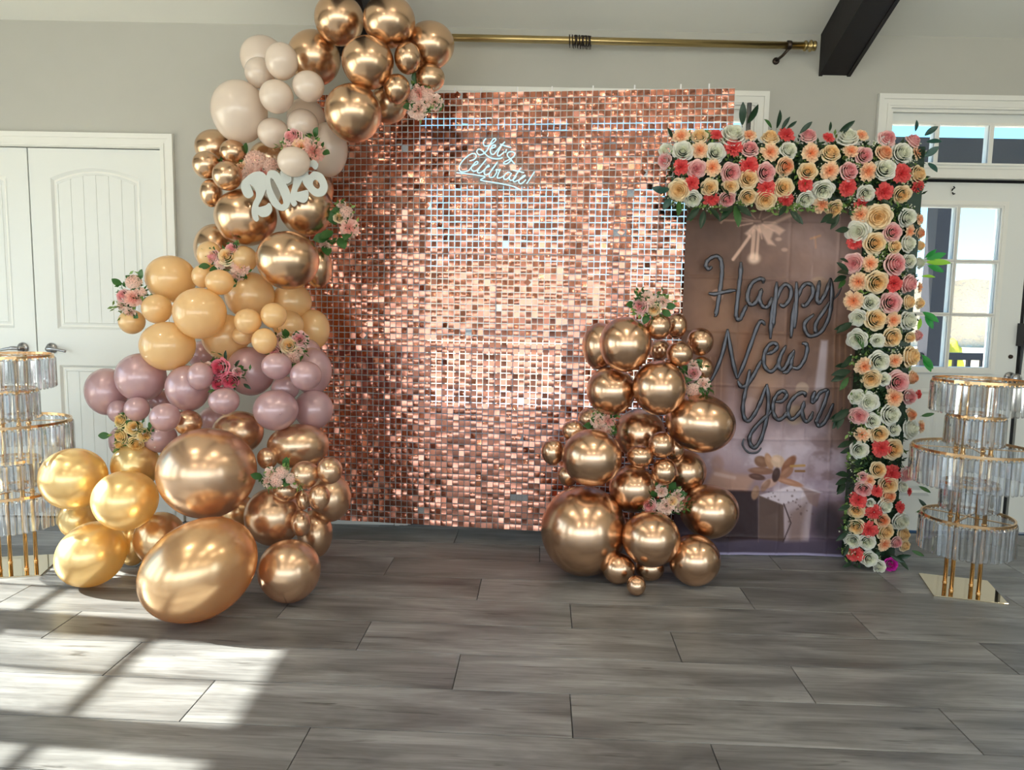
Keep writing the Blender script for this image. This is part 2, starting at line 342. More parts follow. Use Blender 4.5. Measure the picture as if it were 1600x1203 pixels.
# ------------------------------------------------------------ left double doors (arched plank panels)
def arch(x0, x1, zs, rise, n=14):
    return [(x0+(x1-x0)*i/n, zs+rise*(1-(2*i/n-1)**2)) for i in range(n+1)]
def panel_door(name, x0, x1, zt, px0, px1, hinge_x, lever):
    t = empty(name, ((x0+x1)/2, YF+.02, 0)); tag(t, kind='structure'); ox = t.location
    yf, yb = .002, .04
    def loc(o): o.location = (-ox[0], -ox[1], 0); return o
    Y0 = YF+.02+yf
    mb = MB()
    zu0, zu1, zl0, zl1 = 1.115, 1.965, .24, .905
    mb.box(x0, px0, Y0, Y0+.036, .006, zt); mb.box(px1, x1, Y0, Y0+.036, .006, zt)
    mb.box(px0, px1, Y0, Y0+.036, .006, zl0); mb.box(px0, px1, Y0, Y0+.036, zl1, zu0)
    top = arch(px0, px1, zu1, .055); mb.prism(top+[(px1, zt), (px0, zt)], 'y', Y0, Y0+.036)
    loc(mb.build('rail_frame', M['door'], t))
    def mould(outline):
        # sloping moulding from the face down to the recessed field
        n = len(outline); cx = sum(p[0] for p in outline)/n; cz = sum(p[1] for p in outline)/n
        def ins(d): return [(p[0]+(d if p[0] < cx else -d)*(1 if abs(p[0]-cx) > .9*(px1-px0)/2 else abs(p[0]-cx)/((px1-px0)/2)), p[1]+(d if p[1] < cz else -d)) for p in outline]
        a, b_, c_ = outline, ins(.016), ins(.034); mb = MB()
        vs = [(p[0], Y0-.001, p[1]) for p in a]+[(p[0], Y0+.013, p[1]) for p in b_]+[(p[0], Y0+.007, p[1]) for p in c_]+[(p[0], Y0+.012, p[1]) for p in ins(.037)]
        mb.add(vs, [(k*n+i, k*n+(i+1) % n, (k+1)*n+(i+1) % n, (k+1)*n+i) for k in range(3) for i in range(n)])
        loc(mb.build('panel_moulding', M['door'], t)); return ins(.036)
    up = mould([(px0, zu0), (px1, zu0)]+top[::-1]); lo = mould([(px0, zl0), (px1, zl0), (px1, zl1), (px0, zl1)])
    a0, a1 = px0+.036, px1-.036; nb = 6; wv = (a1-a0)/nb
    for i in range(nb):
        b0, b1 = a0+wv*i+.0012, a0+wv*(i+1)-.0012
        def za(x): return zu1-.036+.055*(1-(2*(x-px0)/(px1-px0)-1)**2)
        m2 = MB(); m2.prism([(b0, zu0+.036), (b1, zu0+.036), (b1, za(b1)), ((b0+b1)/2, za((b0+b1)/2)), (b0, za(b0))], 'y', Y0+.008, Y0+.03); loc(m2.build('plank', M['door'], t))
        m2 = MB(); m2.box(b0, b1, Y0+.008, Y0+.03, zl0+.036, zl1-.036); loc(m2.build('plank', M['door'], t))
    m2 = MB(); m2.box(px0, px1, Y0+.011, Y0+.034, zl0, zu1+.05); loc(m2.build('panel_back', M['trim'], t))
    for hz in (1.87, 1.07, .25):
        h = MB(); h.cyl((hinge_x, Y0-.006, hz-.05), (hinge_x, Y0-.006, hz+.05), .007, 8); h.box(hinge_x-.012, hinge_x+.012, Y0-.003, Y0+.002, hz-.045, hz+.045)
        h.lathe([(.001, 0), (.006, .004), (.003, .012)], (hinge_x, Y0-.006, hz+.05), 8); loc(h.build('hinge', M['bronze'], t))
    lx, lz, sg = lever
    h = MB(); h.lathe([(.033, 0), (.033, -.006), (.026, -.012), (.013, -.016), (.012, -.045)], (lx, Y0, lz), 20, 'y')
    h.tube(smooth_pts([(lx, Y0-.045, lz), (lx+sg*.03, Y0-.050, lz+.002), (lx+sg*.07, Y0-.048, lz-.004), (lx+sg*.105, Y0-.042, lz-.012)], 4), [.011]*6+[.008]*7, 8)
    loc(h.build('lever_handle', M['nickel'], t, True))
panel_door('door_1', -2.745, -1.993, 2.127, -2.625, -2.122, -1.990, (-2.665, 1.0, 1))
panel_door('door_2', -3.505, -2.753, 2.127, -3.378, -2.875, -3.508, (-2.83, 1.0, -1))

# ------------------------------------------------------------ glazed units of the back wall
def glazed(name, frame_boxes, panes, yb=YF+.03, muntins=()):
    t = empty(name); tag(t, kind='structure'); f = MB()
    for b in frame_boxes: f.box(b[0], b[1], yb, yb+.045, b[2], b[3])
    f.build('frame', M['door'], t)
    for x0, x1, z0, z1 in panes:
        s = MB(); q = .012
        for bb in ((x0-q, x0, z0-q, z1+q), (x1, x1+q, z0-q, z1+q), (x0, x1, z0-q, z0), (x0, x1, z1, z1+q)): s.box(bb[0], bb[1], yb-.008, yb+.005, bb[2], bb[3])
        s.build('glazing_bead', M['trim'], t)
        p = MB(); p.box(x0, x1, yb+.018, yb+.022, z0, z1); p.build('pane', M['pane'], t)
    return t
def grid(x0, x1, z0, z1, nc, nr, k=.011):
    xs = [x0+(x1-x0)*i/nc for i in range(nc+1)]; zs = [z0+(z1-z0)*i/nr for i in range(nr+1)]; ps = []; bars = []
    for i in range(nc):
        for j in range(nr): ps.append((xs[i]+(k if i else 0), xs[i+1]-(k if i < nc-1 else 0), zs[j]+(k if j else 0), zs[j+1]-(k if j < nr-1 else 0)))
    for i in range(1, nc): bars.append((xs[i]-k, xs[i]+k, z0, z1))
    for j in range(1, nr):
        for i in range(nc): bars.append((xs[i]+(k if i else 0), xs[i+1]-(k if i < nc-1 else 0), zs[j]-k, zs[j]+k))
    return ps, bars
def frame_around(X0, X1, Z0, Z1, x0, x1, z0, z1): return [(X0, x0, Z0, Z1), (x1, X1, Z0, Z1), (x0, x1, Z0, z0), (x0, x1, z1, Z1)]
# transom over the right-hand doors
ps, bars = grid(2.10, 3.77, 2.137, 2.345, 5, 1, .012)
ps = [(max(2.10, 2.045+.3105*i+.012), 2.045+.3105*(i+1)-.012, 2.137, 2.345) for i in range(1, 5)]; ps.insert(0, (2.10, 2.343, 2.137, 2.345)); ps[1] = (2.367, 2.648, 2.137, 2.345); ps[2] = (2.672, 2.955, 2.137, 2.345); ps[3] = (2.979, 3.26, 2.137, 2.345); ps[4] = (3.284, 3.77, 2.137, 2.345)
bars = [(2.343, 2.367, 2.137, 2.345), (2.648, 2.672, 2.137, 2.345), (2.955, 2.979, 2.137, 2.345), (3.26, 3.284, 2.137, 2.345)]
glazed('window_1', frame_around(2.088, 3.782, 2.06, 2.402, 2.10, 3.77, 2.137, 2.345)+bars, ps)
# centre unit behind the sequin panel: two casements under a transom
ps, bars = grid(-.545, .29, 2.14, 2.345, 2, 1, .012); ps2, bars2 = grid(.42, 1.262, 2.14, 2.345, 2, 1, .012)
glazed('window_2', frame_around(-.582, 1.30, 2.075, 2.402, -.545, 1.262, 2.14, 2.345)+[(.29, .42, 2.14, 2.345)]+bars+bars2, ps+ps2)
ps, bars = grid(-.50, .29, .70, 2.03, 2, 3, .008); ps2, bars2 = grid(.42, 1.22, .70, 2.03, 2, 3, .008)
glazed('window_3', frame_around(-.582, .355, .012, 2.07, -.50, .29, .70, 2.03)+frame_around(.355, 1.30, .012, 2.07, .42, 1.22, .70, 2.03)+bars+bars2, ps+ps2)
# right-hand double doors
def glass_door(name, x0, x1, gx0, gx1, knob):
    ps, bars = grid(gx0, gx1, .986, 1.893, 2, 3, .011)
    t = glazed(name, frame_around(x0, x1, .012, 2.03, gx0, gx1, .986, 1.893)+bars, ps)
    s = MB(); q = .035
    for bb in ((gx0-q, gx0-.01, .986-q, 1.893+q), (gx1+.01, gx1+q, .986-q, 1.893+q), (gx0-.01, gx1+.01, .986-q, .976), (gx0-.01, gx1+.01, 1.903, 1.893+q)): s.box(bb[0], bb[1], YF+.018, YF+.031, bb[2], bb[3])
    s.build('lite_frame', M['trim'], t)
    for a0, a1 in ((gx0-.03, (gx0+gx1)/2-.03), ((gx0+gx1)/2+.03, gx1+.03)):
        p = MB(); p.add([(a0, YF+.0298, .22), (a1, YF+.0298, .22), (a1, YF+.0298, .86), (a0, YF+.0298, .86), (a0+.02, YF+.024, .24), (a1-.02, YF+.024, .24), (a1-.02, YF+.024, .84), (a0+.02, YF+.024, .84), (a0+.035, YF+.0295, .255), (a1-.035, YF+.0295, .255), (a1-.035, YF+.0295, .825), (a0+.035, YF+.0295, .825), (a0+.06, YF+.022, .28), (a1-.06, YF+.022, .28), (a1-.06, YF+.022, .80), (a0+.06, YF+.022, .80)],
                        [(k*4+i, k*4+(i+1) % 4, (k+1)*4+(i+1) % 4, (k+1)*4+i) for k in range(3) for i in range(4)]+[(12, 13, 14, 15)]); p.build('raised_panel', M['door'], t)
    if knob:
        h = MB(); h.lathe([(.034, 0), (.034, -.006), (.028, -.012), (.012, -.02), (.011, -.035), (.026, -.045), (.031, -.058), (.026, -.07), (.010, -.076)], (knob, YF+.03, .93), 20, 'y'); h.build('door_knob', M['nickel'], t, True)
        h = MB(); h.lathe([(.012, 0), (.011, -.01), (.004, -.014)], (knob-.005, YF+.03, 1.052), 12, 'y'); h.build('peg', M['bronze'], t, True)
    for hz in (1.8, 1.0, .2):
        pass
    return t
glass_door('door_3', 2.092, 2.918, 2.266, 2.754, 2.885)
glass_door('door_4', 2.952, 3.778, 3.126, 3.614, None)
mb = MB(); mb.box(2.919, 2.951, YF+.05, YF+.075, .012, 2.03); tag(mb.build('gap_shade_8', M['dark']), kind='structure')  # black strip put in for the shaded gap between the door leaves
mb = MB(); mb.box(2.088, 3.782, YF+.045, YF+.075, 2.03, 2.06); tag(mb.build('gap_shade_7', M['dark']), kind='structure')  # black strip drawing the dark shade line above the glazed doors
mb = MB(); mb.box(2.07, 3.8, YF-.02, YF+.03, 2.046, 2.064); mb.box(2.088, 3.782, YF-.006, YF+.03, 2.064, 2.10); mb.box(2.07, 3.8, YF-.012, YF+.03, 2.10, 2.112); tag(mb.build('trim_6', M['trim']), kind='structure')
mb = MB(); mb.box(-.6, 1.318, YF-.006, YF+.03, 2.03, 2.09); tag(mb.build('trim_5', M['trim']), kind='structure')
mb = MB(); mb.box(2.905, 3.03, YF-.03, YF+.029, 1.115, 1.245); mb.box(2.913, 3.022, YF-.034, YF-.03, 1.123, 1.237); mb.cyl((2.935, YF+.01, 1.115), (2.93, YF+.01, .95), .006, 6)
tag(mb.build('black_box', M['black']), 'black box fixed at the meeting edge of the glazed double doors', 'box')
h = MB(); h.tube([(2.463, YF+.022, 1.985), (2.46, YF+.012, 1.99), (2.47, YF+.012, 1.997), (2.463, YF+.012, 2.005)], .004, 6); h.tube([(2.466, YF+.022, 1.972), (2.463, YF+.008, 1.962), (2.472, YF+.010, 1.965)], .004, 6)
tag(h.build('wreath_hook', M['dark'], None, True), 'small black hook high on the glazed door above its panes', 'hook')
mb = MB(); mb.bbox(2.985, 3.06, YF-.045, YF-.0001, 2.60, 2.665, .008); mb.cyl((3.0, YF-.05, 2.63), (3.0, YF-.045, 2.63), .012, 12)
tag(mb.build('wall_sensor', M['nickel']), 'small grey sensor high on the wall above the transom', 'sensor')

# ------------------------------------------------------------ ceiling beams
mb_z = []
for i, bx_ in enumerate((-3.47, -.86, 1.75)):
    b = MB(); b0, b1 = bx_-.088, bx_+.088; dz = .215
    b.prism([(YF, zc(YF)-dz), (YR, zc(YR)-dz), (YB, ZW-dz), (YB, ZW), (YR, zc(YR)), (YF, ZW)], 'x', b0, b1)
    o = b.build('beam', M['beam']); tag(o, kind='structure')
    for s_ in (b0, b1-.02):
        l = MB(); l.prism([(YF-.0, zc(YF)-dz-.006), (YR, zc(YR)-dz-.006), (YR, zc(YR)-dz), (YF-.0, zc(YF)-dz)], 'x', s_, s_+.02); l.build('board_edge', M['beam'], o)

# ------------------------------------------------------------ outside: porch, railing, hillside
M['deck'] = mat('porch_concrete', (.45, .44, .42), .8); M['ground'] = bumpy(mat('dry_grass', (.80, .66, .42), .95), 6, .5, .05, vary=.3)
M['hill'] = bumpy(mat('winter_woods', (.62, .50, .38), .95), 3, .8, .3, vary=.5); M['bush'] = bumpy(mat('yellow_shrub', (.75, .62, .06), .9), 30, .8, .02, vary=.3)
M['road'] = mat('pale_road', (.7, .7, .7), .8); M['darkpaint'] = mat('dark_painted_wood', (.012, .012, .02), .6)
mb = MB(); mb.box(-8, 10, YF+TH, 7.2, -.16, -.04); tag(mb.build('porch_floor', M['deck']), kind='structure')
mb = MB(); mb.box(-60, 60, 7.2, 60, -1.3, -1.1); tag(mb.build('ground', M['ground']), kind='structure')
mb = MB(); mb.box(-60, 60, YB-40, YB-TH-.2, -.5, -.3); mb.box(-60, XL-TH-.2, YB-TH-.2, YF+TH, -.5, -.3); mb.box(XR+TH+.2, 60, YB-TH-.2, YF+TH, -.5, -.3); tag(mb.build('ground', M['ground']), kind='structure')
mb = MB(); mb.box(-60, 60, 17, 21, -1.1, -1.08); tag(mb.build('road', M['road']), kind='structure')
mb = MB(); prof = [(-60+i*4, 3.2+1.0*math.sin(i*.55)+.6*math.sin(i*1.7+1)) for i in range(31)]
mb.prism([(-60, -1.2)]+[(60, -1.2)]+prof[::-1], 'y', 52, 60); tag(mb.build('hill', M['hill']), kind='structure')
def zb(px): return px
mb = MB(); mb.box(-8, 10, 6.85, 7.05, 2.42, 2.86); mb.box(-8, 10, 6.82, 7.08, 2.40, 2.42); tag(mb.build('porch_beam', M['beam']), kind='structure')
for i, (px_) in enumerate((-2.15, .98, 3.93)):
    x = px_; p = MB(); p.box(x-.085, x+.085, 6.87, 7.04, -.04, 2.42); p.box(x-.11, x+.11, 6.85, 7.06, -.04, .12); p.box(x-.10, x+.10, 6.86, 7.05, 2.28, 2.40)
    tag(p.build('porch_post', M['darkpaint']), ['dark porch post outside, hidden beyond the white double doors', 'dark porch post outside the window behind the sequin panel', 'dark porch post seen through the glazed door'][i], 'post', 'porch posts')
for i, (a, b) in enumerate(((-1.95, .91), (1.08, 3.83), (4.03, 8.0))):
    rl = empty('porch_railing', ((a+b)/2, 6.95, -.04)); ox = rl.location
    tag(rl, ['dark railing with white balusters outside behind the sequin panel', 'dark porch railing behind the flower arch, left of the porch post', 'dark porch railing with pale balusters seen through the glazed door'][i], 'railing', 'porch railings')
    for nm, z0, z1, dd in (('top_rail', .90, .965, .04), ('bottom_rail', .06, .10, .025)):
        r = MB(); r.box(a-ox[0], b-ox[0], -dd, dd, z0, z1); r.build(nm, M['darkpaint'], rl)
    n = int((b-a)/.125); bm_ = MB(); bm_.box(-.016, .016, -.016, .016, .10, .90); me = bm_.mesh('baluster', M['darkpaint'])
    for k in range(1, n): bo = link('baluster', me, rl); bo.location = (a-ox[0]+(b-a)*k/n, 0, 0)
def blob(name, c, r, m, n=14, seed=1):
    rnd = random.Random(seed); mb = MB(); vs = []; fs = []
    for i in range(n+1):
        for j in range(2*n):
            th, ph = PI*i/n, PI*j/n; k = 1+.10*math.sin(3*ph+seed)*math.sin(2*th)+rnd.uniform(-.07, .07)
            vs.append((c[0]+r[0]*k*math.sin(th)*math.cos(ph), c[1]+r[1]*k*math.sin(th)*math.sin(ph), c[2]+r[2]*k*math.cos(th)))
    for i in range(n):
        for j in range(2*n): fs.append((i*2*n+j, i*2*n+(j+1) % (2*n), (i+1)*2*n+(j+1) % (2*n), (i+1)*2*n+j))
    return mb.add(vs, fs).build(name, m, None, True)
tag(blob('shrub', (7.33, 12.5, -.2), (.30, .32, 1.0), M['bush'], 14, 3), 'bright yellow shrub beyond the porch railing', 'shrub')

# ------------------------------------------------------------ measured placements (metres)
BALLOONS = [
((-0.861, 3.72, 2.644), (0.117, 0.117, 0.116), (0.34, 0.23, 0.0), 'c', None, 'copper chrome balloon at the very top, left one of the pair'),
((-0.604, 3.618, 2.603), (0.121, 0.118, 0.116), (0.34, 0.17, 0.0), 'c', None, 'copper chrome balloon at the very top, right one of the pair'),
((-0.426, 3.741, 2.541), (0.117, 0.114, 0.11), (0.32, 0.11, 0.0), 'c', None, 'large copper chrome balloon topmost on the right beside the curtain rod'),
((-1.015, 3.84, 2.503), (0.13, 0.131, 0.132), (0.29, 0.26, 0.0), 'c', None, 'copper chrome balloon right of the topmost cream balloons'),
((-0.697, 3.582, 2.406), (0.12, 0.119, 0.118), (0.29, 0.19, 0.0), 'c', None, 'copper chrome balloon centred just below the topmost pair'),
((-0.515, 3.6, 2.435), (0.062, 0.067, 0.071), (0.3, 0.14, 0.0), 'c', None, 'small copper chrome balloon between two large ones near the rod'),
((-0.424, 3.699, 2.376), (0.074, 0.069, 0.066), (0.28, 0.11, 0.0), 'c', None, "small copper chrome balloon directly above the posy at the panel's top corner"),
((-0.565, 3.6, 2.296), (0.062, 0.065, 0.067), (0.27, 0.16, 0.0), 'c', None, "small copper chrome balloon left of the posy at the panel's top corner"),
((-0.77, 3.6, 2.182), (0.133, 0.133, 0.133), (0.24, 0.21, 0.0), 'c', None, 'large copper chrome balloon lowest of the top copper cluster'),
((-0.642, 3.84, 2.287), (0.095, 0.094, 0.093), (0.25, 0.17, 0.0), 'c', None, 'brownish copper balloon tucked behind, left of the top posy'),
((-1.272, 3.844, 2.497), (0.11, 0.109, 0.109), (0.29, 0.32, 0.0), 'w', None, 'large cream balloon topmost of the cream cluster, behind small ones'),
((-1.104, 3.6, 2.411), (0.075, 0.079, 0.083), (0.29, 0.3, 0.0), 'w', (-0.08, -0.6, 0.8), 'oval cream balloon topmost in front, tip at its top'),
((-1.246, 3.716, 2.391), (0.071, 0.071, 0.072), (0.27, 0.32, 0.0), 'w', None, 'small cream balloon left of the oval topmost cream one'),
((-1.353, 3.728, 2.21), (0.133, 0.14, 0.148), (0.23, 0.35, 0.0), 'w', None, 'largest cream balloon at the left edge of the garland'),
((-1.131, 3.6, 2.251), (0.078, 0.077, 0.076), (0.25, 0.3, 0.0), 'w', None, 'round cream balloon in the middle of the cream cluster'),
((-0.98, 3.6, 2.3), (0.073, 0.071, 0.07), (0.26, 0.27, 0.0), 'w', (0.76, -0.63, -0.16), 'cream balloon touching the copper ones, tip on its right side'),
((-1.093, 3.96, 2.237), (0.096, 0.101, 0.107), (0.22, 0.27, 0.0), 'w', None, 'cream balloon tucked deep behind in the cream cluster'),
((-1.043, 3.72, 2.153), (0.075, 0.075, 0.074), (0.22, 0.27, 0.0), 'w', None, 'cream balloon directly above the pink posy'),
((-1.184, 3.711, 2.109), (0.075, 0.073, 0.071), (0.2, 0.31, 0.0), 'w', None, 'cream balloon left of the pink posy'),
((-1.024, 3.499, 1.936), (0.074, 0.071, 0.068), (0.17, 0.28, 0.0), 'w', None, 'cream balloon overlapping the top of the white number sign'),
((-0.949, 3.84, 2.06), (0.097, 0.114, 0.133), (0.19, 0.24, 0.0), 'w', None, 'tall translucent cream balloon next to the copper panel'),
((-1.568, 3.96, 2.08), (0.1, 0.098, 0.096), (0.18, 0.38, 0.0), 'c', None, 'copper balloon behind the small cluster under the largest cream one'),
((-1.516, 3.72, 1.953), (0.067, 0.067, 0.067), (0.16, 0.39, 0.0), 'c', None, 'small copper balloon leftmost of the cluster beside the blush posy'),
((-1.386, 3.72, 2.016), (0.062, 0.061, 0.06), (0.18, 0.36, 0.0), 'c', None, 'small copper balloon topmost of the cluster beside the blush posy'),
((-1.371, 3.6, 1.883), (0.068, 0.068, 0.068), (0.15, 0.36, 0.0), 'c', None, 'small copper balloon front of the cluster below the blush bud'),
((-1.497, 3.718, 1.818), (0.053, 0.06, 0.067), (0.13, 0.38, 0.0), 'c', None, 'small copper balloon lowest of the cluster beside the wall'),
((-1.289, 3.96, 2.037), (0.096, 0.091, 0.086), (0.18, 0.31, 0.0), 'c', None, 'brown copper balloon half hidden behind the blush posy'),
((-1.318, 3.688, 1.7), (0.148, 0.143, 0.138), (0.1, 0.34, 0.0), 'c', None, 'large copper balloon below the left end of the white number sign'),
((-1.026, 3.698, 1.747), (0.13, 0.131, 0.132), (0.12, 0.27, 0.0), 'c', None, 'large copper balloon below the right end of the white number sign'),
((-1.062, 3.514, 1.487), (0.144, 0.14, 0.136), (0.05, 0.29, 0.0), 'c', None, 'large copper balloon between the number sign and the peach cluster'),
((-1.546, 3.888, 1.556), (0.111, 0.121, 0.131), (0.06, 0.38, 0.0), 'c', None, 'copper balloon behind the upper peach balloons at the wall side'),
((-0.982, 3.746, 1.467), (0.071, 0.085, 0.101), (0.04, 0.26, 0.0), 'c', None, 'brown copper balloon right of the large one, against the panel'),
((-1.024, 3.96, 1.881), (0.072, 0.083, 0.097), (0.14, 0.25, 0.0), 'c', None, "brown copper balloon behind the number sign's last digit"),
((-1.715, 3.731, 1.396), (0.119, 0.118, 0.117), (0.02, 0.43, 0.0), 'p', None, 'large peach balloon topmost at the left of the peach cluster'),
((-1.483, 3.642, 1.515), (0.058, 0.061, 0.064), (0.05, 0.39, 0.0), 'p', None, 'small peach balloon left of the cream and pink posy'),
((-1.316, 3.636, 1.496), (0.067, 0.066, 0.064), (0.05, 0.35, 0.0), 'p', None, 'oval peach balloon right of the cream and pink posy'),
((-1.509, 3.614, 1.408), (0.049, 0.052, 0.055), (0.03, 0.4, 0.0), 'p', None, "smallest peach balloon tucked beside the posy's lower left"),
((-1.376, 3.487, 1.379), (0.064, 0.062, 0.059), (0.02, 0.38, 0.0), 'p', None, 'round peach balloon right under the cream and pink posy'),
((-1.314, 3.708, 1.321), (0.12, 0.119, 0.117), (0.01, 0.34, 0.0), 'p', None, 'large peach balloon under the big copper one'),
((-1.145, 3.843, 1.292), (0.101, 0.1, 0.099), (-0.0, 0.29, 0.0), 'p', None, 'shaded peach balloon behind, right under the big copper one'),
((-1.452, 3.44, 1.233), (0.118, 0.118, 0.118), (-0.02, 0.4, 0.0), 'p', None, 'large peach balloon front and centre of the peach cluster'),
((-1.711, 3.567, 1.248), (0.069, 0.07, 0.07), (-0.01, 0.45, 0.0), 'p', (0.32, -0.94, 0.09), 'peach balloon with its tip facing forward, beside the left posy'),
((-1.885, 3.667, 1.181), (0.062, 0.061, 0.06), (-0.03, 0.47, 0.0), 'p', None, 'peach balloon leftmost, under the left posy'),
((-1.619, 3.468, 1.077), (0.123, 0.118, 0.114), (-0.06, 0.44, 0.0), 'p', None, 'large peach balloon lowest of the peach cluster at left'),
((-1.226, 3.428, 1.201), (0.061, 0.06, 0.059), (-0.03, 0.34, 0.0), 'p', (-0.5, -0.74, 0.45), 'small peach balloon, left of a close pair, tip facing forward'),
((-1.108, 3.437, 1.23), (0.059, 0.059, 0.059), (-0.02, 0.31, 0.0), 'p', None, 'small peach balloon, right of a close pair'),
((-1.284, 3.526, 1.131), (0.052, 0.049, 0.046), (-0.04, 0.35, 0.0), 'p', None, 'small peach balloon half hidden under the close pair'),
((-1.141, 3.397, 1.113), (0.056, 0.057, 0.059), (-0.05, 0.32, 0.0), 'p', None, 'small peach balloon left of the blush posy over the mauve ones'),
((-1.415, 3.643, 1.115), (0.112, 0.112, 0.113), (-0.05, 0.37, 0.0), 'p', None, 'large peach balloon lowest in the middle, behind'),
((-1.111, 3.662, 1.179), (0.076, 0.074, 0.072), (-0.03, 0.29, 0.0), 'p', None, 'peach balloon above the blush posy, behind the small pair'),
((-1.034, 3.842, 1.153), (0.083, 0.092, 0.103), (-0.04, 0.26, 0.0), 'p', None, 'large peach balloon rightmost against the copper panel'),
((-1.974, 3.578, 0.843), (0.099, 0.107, 0.115), (-0.11, 0.5, 0.0), 'm', None, 'mauve balloon leftmost in front of the white double doors'),
((-1.767, 3.501, 0.923), (0.114, 0.115, 0.116), (-0.1, 0.47, 0.0), 'm', (-0.29, -0.54, 0.79), 'large mauve balloon with its tip at the top, second from the left'),
((-1.52, 3.443, 0.882), (0.099, 0.103, 0.108), (-0.11, 0.42, 0.0), 'm', None, 'large pearly mauve balloon in the middle of the mauve cluster'),
((-1.416, 3.342, 0.951), (0.056, 0.06, 0.064), (-0.1, 0.4, 0.0), 'm', None, 'small pearly mauve balloon left of the bright pink posy'),
((-1.295, 3.301, 0.844), (0.067, 0.064, 0.06), (-0.13, 0.37, 0.0), 'm', (0.0, -0.7, -0.71), 'small mauve balloon directly under the bright pink posy'),
((-1.274, 3.59, 0.954), (0.115, 0.117, 0.119), (-0.09, 0.34, 0.0), 'm', (-0.38, -0.88, 0.26), 'large mauve balloon right of the bright pink posy'),
((-1.074, 3.358, 1.002), (0.067, 0.064, 0.061), (-0.08, 0.31, 0.0), 'm', None, 'small mauve balloon under the blush posy, left of two'),
((-0.937, 3.343, 0.962), (0.07, 0.068, 0.067), (-0.1, 0.27, 0.0), 'm', (0.64, -0.74, -0.22), 'small mauve balloon under the blush posy, right of two'),
((-1.074, 3.483, 0.885), (0.064, 0.061, 0.058), (-0.11, 0.3, 0.0), 'm', None, 'small mauve balloon below the other two small right ones'),
((-0.981, 3.615, 0.957), (0.094, 0.105, 0.116), (-0.09, 0.26, 0.0), 'm', None, 'large mauve balloon against the panel behind the small ones'),
((-1.083, 3.366, 0.798), (0.101, 0.097, 0.094), (-0.14, 0.31, 0.0), 'm', (0.19, -0.96, -0.19), 'large mauve balloon at lower right with tip facing forward'),
((-0.961, 3.556, 0.776), (0.093, 0.095, 0.096), (-0.14, 0.26, 0.0), 'm', None, 'large mauve balloon lowest right against the panel'),
((-1.881, 3.503, 0.758), (0.049, 0.052, 0.055), (-0.14, 0.49, 0.0), 'm', None, 'small mauve balloon above the yellow posy at its left'),
((-1.743, 3.408, 0.786), (0.056, 0.056, 0.057), (-0.13, 0.47, 0.0), 'm', (-0.05, -0.93, 0.37), 'small mauve balloon above the yellow posy with tip forward'),
((-1.55, 3.274, 0.771), (0.065, 0.064, 0.063), (-0.15, 0.44, 0.0), 'm', (-0.48, -0.88, -0.0), 'small mauve balloon right of the yellow posy'),
((-1.75, 3.661, 0.789), (0.061, 0.059, 0.058), (-0.13, 0.45, 0.0), 'm', None, 'mauve balloon tucked between the left small ones'),
((-1.672, 3.473, 0.639), (0.077, 0.073, 0.07), (-0.17, 0.45, 0.0), 'm', None, 'mauve balloon lowest, right under the yellow posy'),
((-1.92, 3.594, 0.594), (0.059, 0.067, 0.076), (-0.17, 0.49, 0.0), 'm', None, 'mauve balloon hidden behind the yellow posy'),
((-1.613, 3.854, 1.005), (0.077, 0.079, 0.08), (-0.07, 0.4, 0.0), 'm', None, 'mauve balloon peeping out above the bright pink posy'),
((-1.047, 3.741, 1.039), (0.075, 0.073, 0.071), (-0.07, 0.27, 0.0), 'm', None, 'mauve balloon peeping out right of the blush posy'),
((-1.507, 3.751, 0.689), (0.092, 0.081, 0.072), (-0.15, 0.38, 0.0), 'm', None, 'shadowed mauve balloon deep behind the small copper one'),
((-1.329, 3.181, 0.542), (0.208, 0.203, 0.198), (-0.22, 0.4, 0.0), 'g', None, 'very large rose gold chrome balloon, upper of the two giants'),
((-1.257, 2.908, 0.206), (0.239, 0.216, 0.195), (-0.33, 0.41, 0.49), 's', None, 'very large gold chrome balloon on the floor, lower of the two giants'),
((-1.084, 3.314, 0.312), (0.132, 0.133, 0.133), (-0.28, 0.32, 0.0), 'g', None, 'rose gold balloon right of the two giants, above the floor one'),
((-0.951, 3.1, 0.135), (0.133, 0.134, 0.135), (-0.34, 0.3, 0.0), 'g', None, 'rose gold balloon on the floor right of the giant'),
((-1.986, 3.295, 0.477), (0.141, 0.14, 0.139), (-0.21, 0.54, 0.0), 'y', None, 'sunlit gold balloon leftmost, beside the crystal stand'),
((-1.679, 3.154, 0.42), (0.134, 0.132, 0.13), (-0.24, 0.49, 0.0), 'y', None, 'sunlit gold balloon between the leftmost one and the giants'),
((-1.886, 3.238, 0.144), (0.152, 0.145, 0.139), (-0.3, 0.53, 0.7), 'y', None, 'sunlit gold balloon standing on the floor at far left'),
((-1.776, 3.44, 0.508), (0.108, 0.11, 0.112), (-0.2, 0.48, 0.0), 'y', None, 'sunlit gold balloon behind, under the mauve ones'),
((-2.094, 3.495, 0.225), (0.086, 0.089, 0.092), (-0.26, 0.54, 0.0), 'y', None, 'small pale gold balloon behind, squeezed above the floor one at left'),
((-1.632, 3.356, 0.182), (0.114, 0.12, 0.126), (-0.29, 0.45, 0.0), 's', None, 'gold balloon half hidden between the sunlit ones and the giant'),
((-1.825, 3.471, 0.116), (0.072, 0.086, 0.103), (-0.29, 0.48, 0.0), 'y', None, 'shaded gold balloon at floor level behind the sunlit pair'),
((-1.496, 3.385, 0.728), (0.062, 0.061, 0.059), (-0.15, 0.42, 0.0), 'g', None, 'small copper balloon between mauve ones and the upper giant'),
((-1.305, 3.489, 0.668), (0.118, 0.111, 0.104), (-0.17, 0.36, 0.0), 'g', None, "copper balloon directly behind the upper giant's top"),
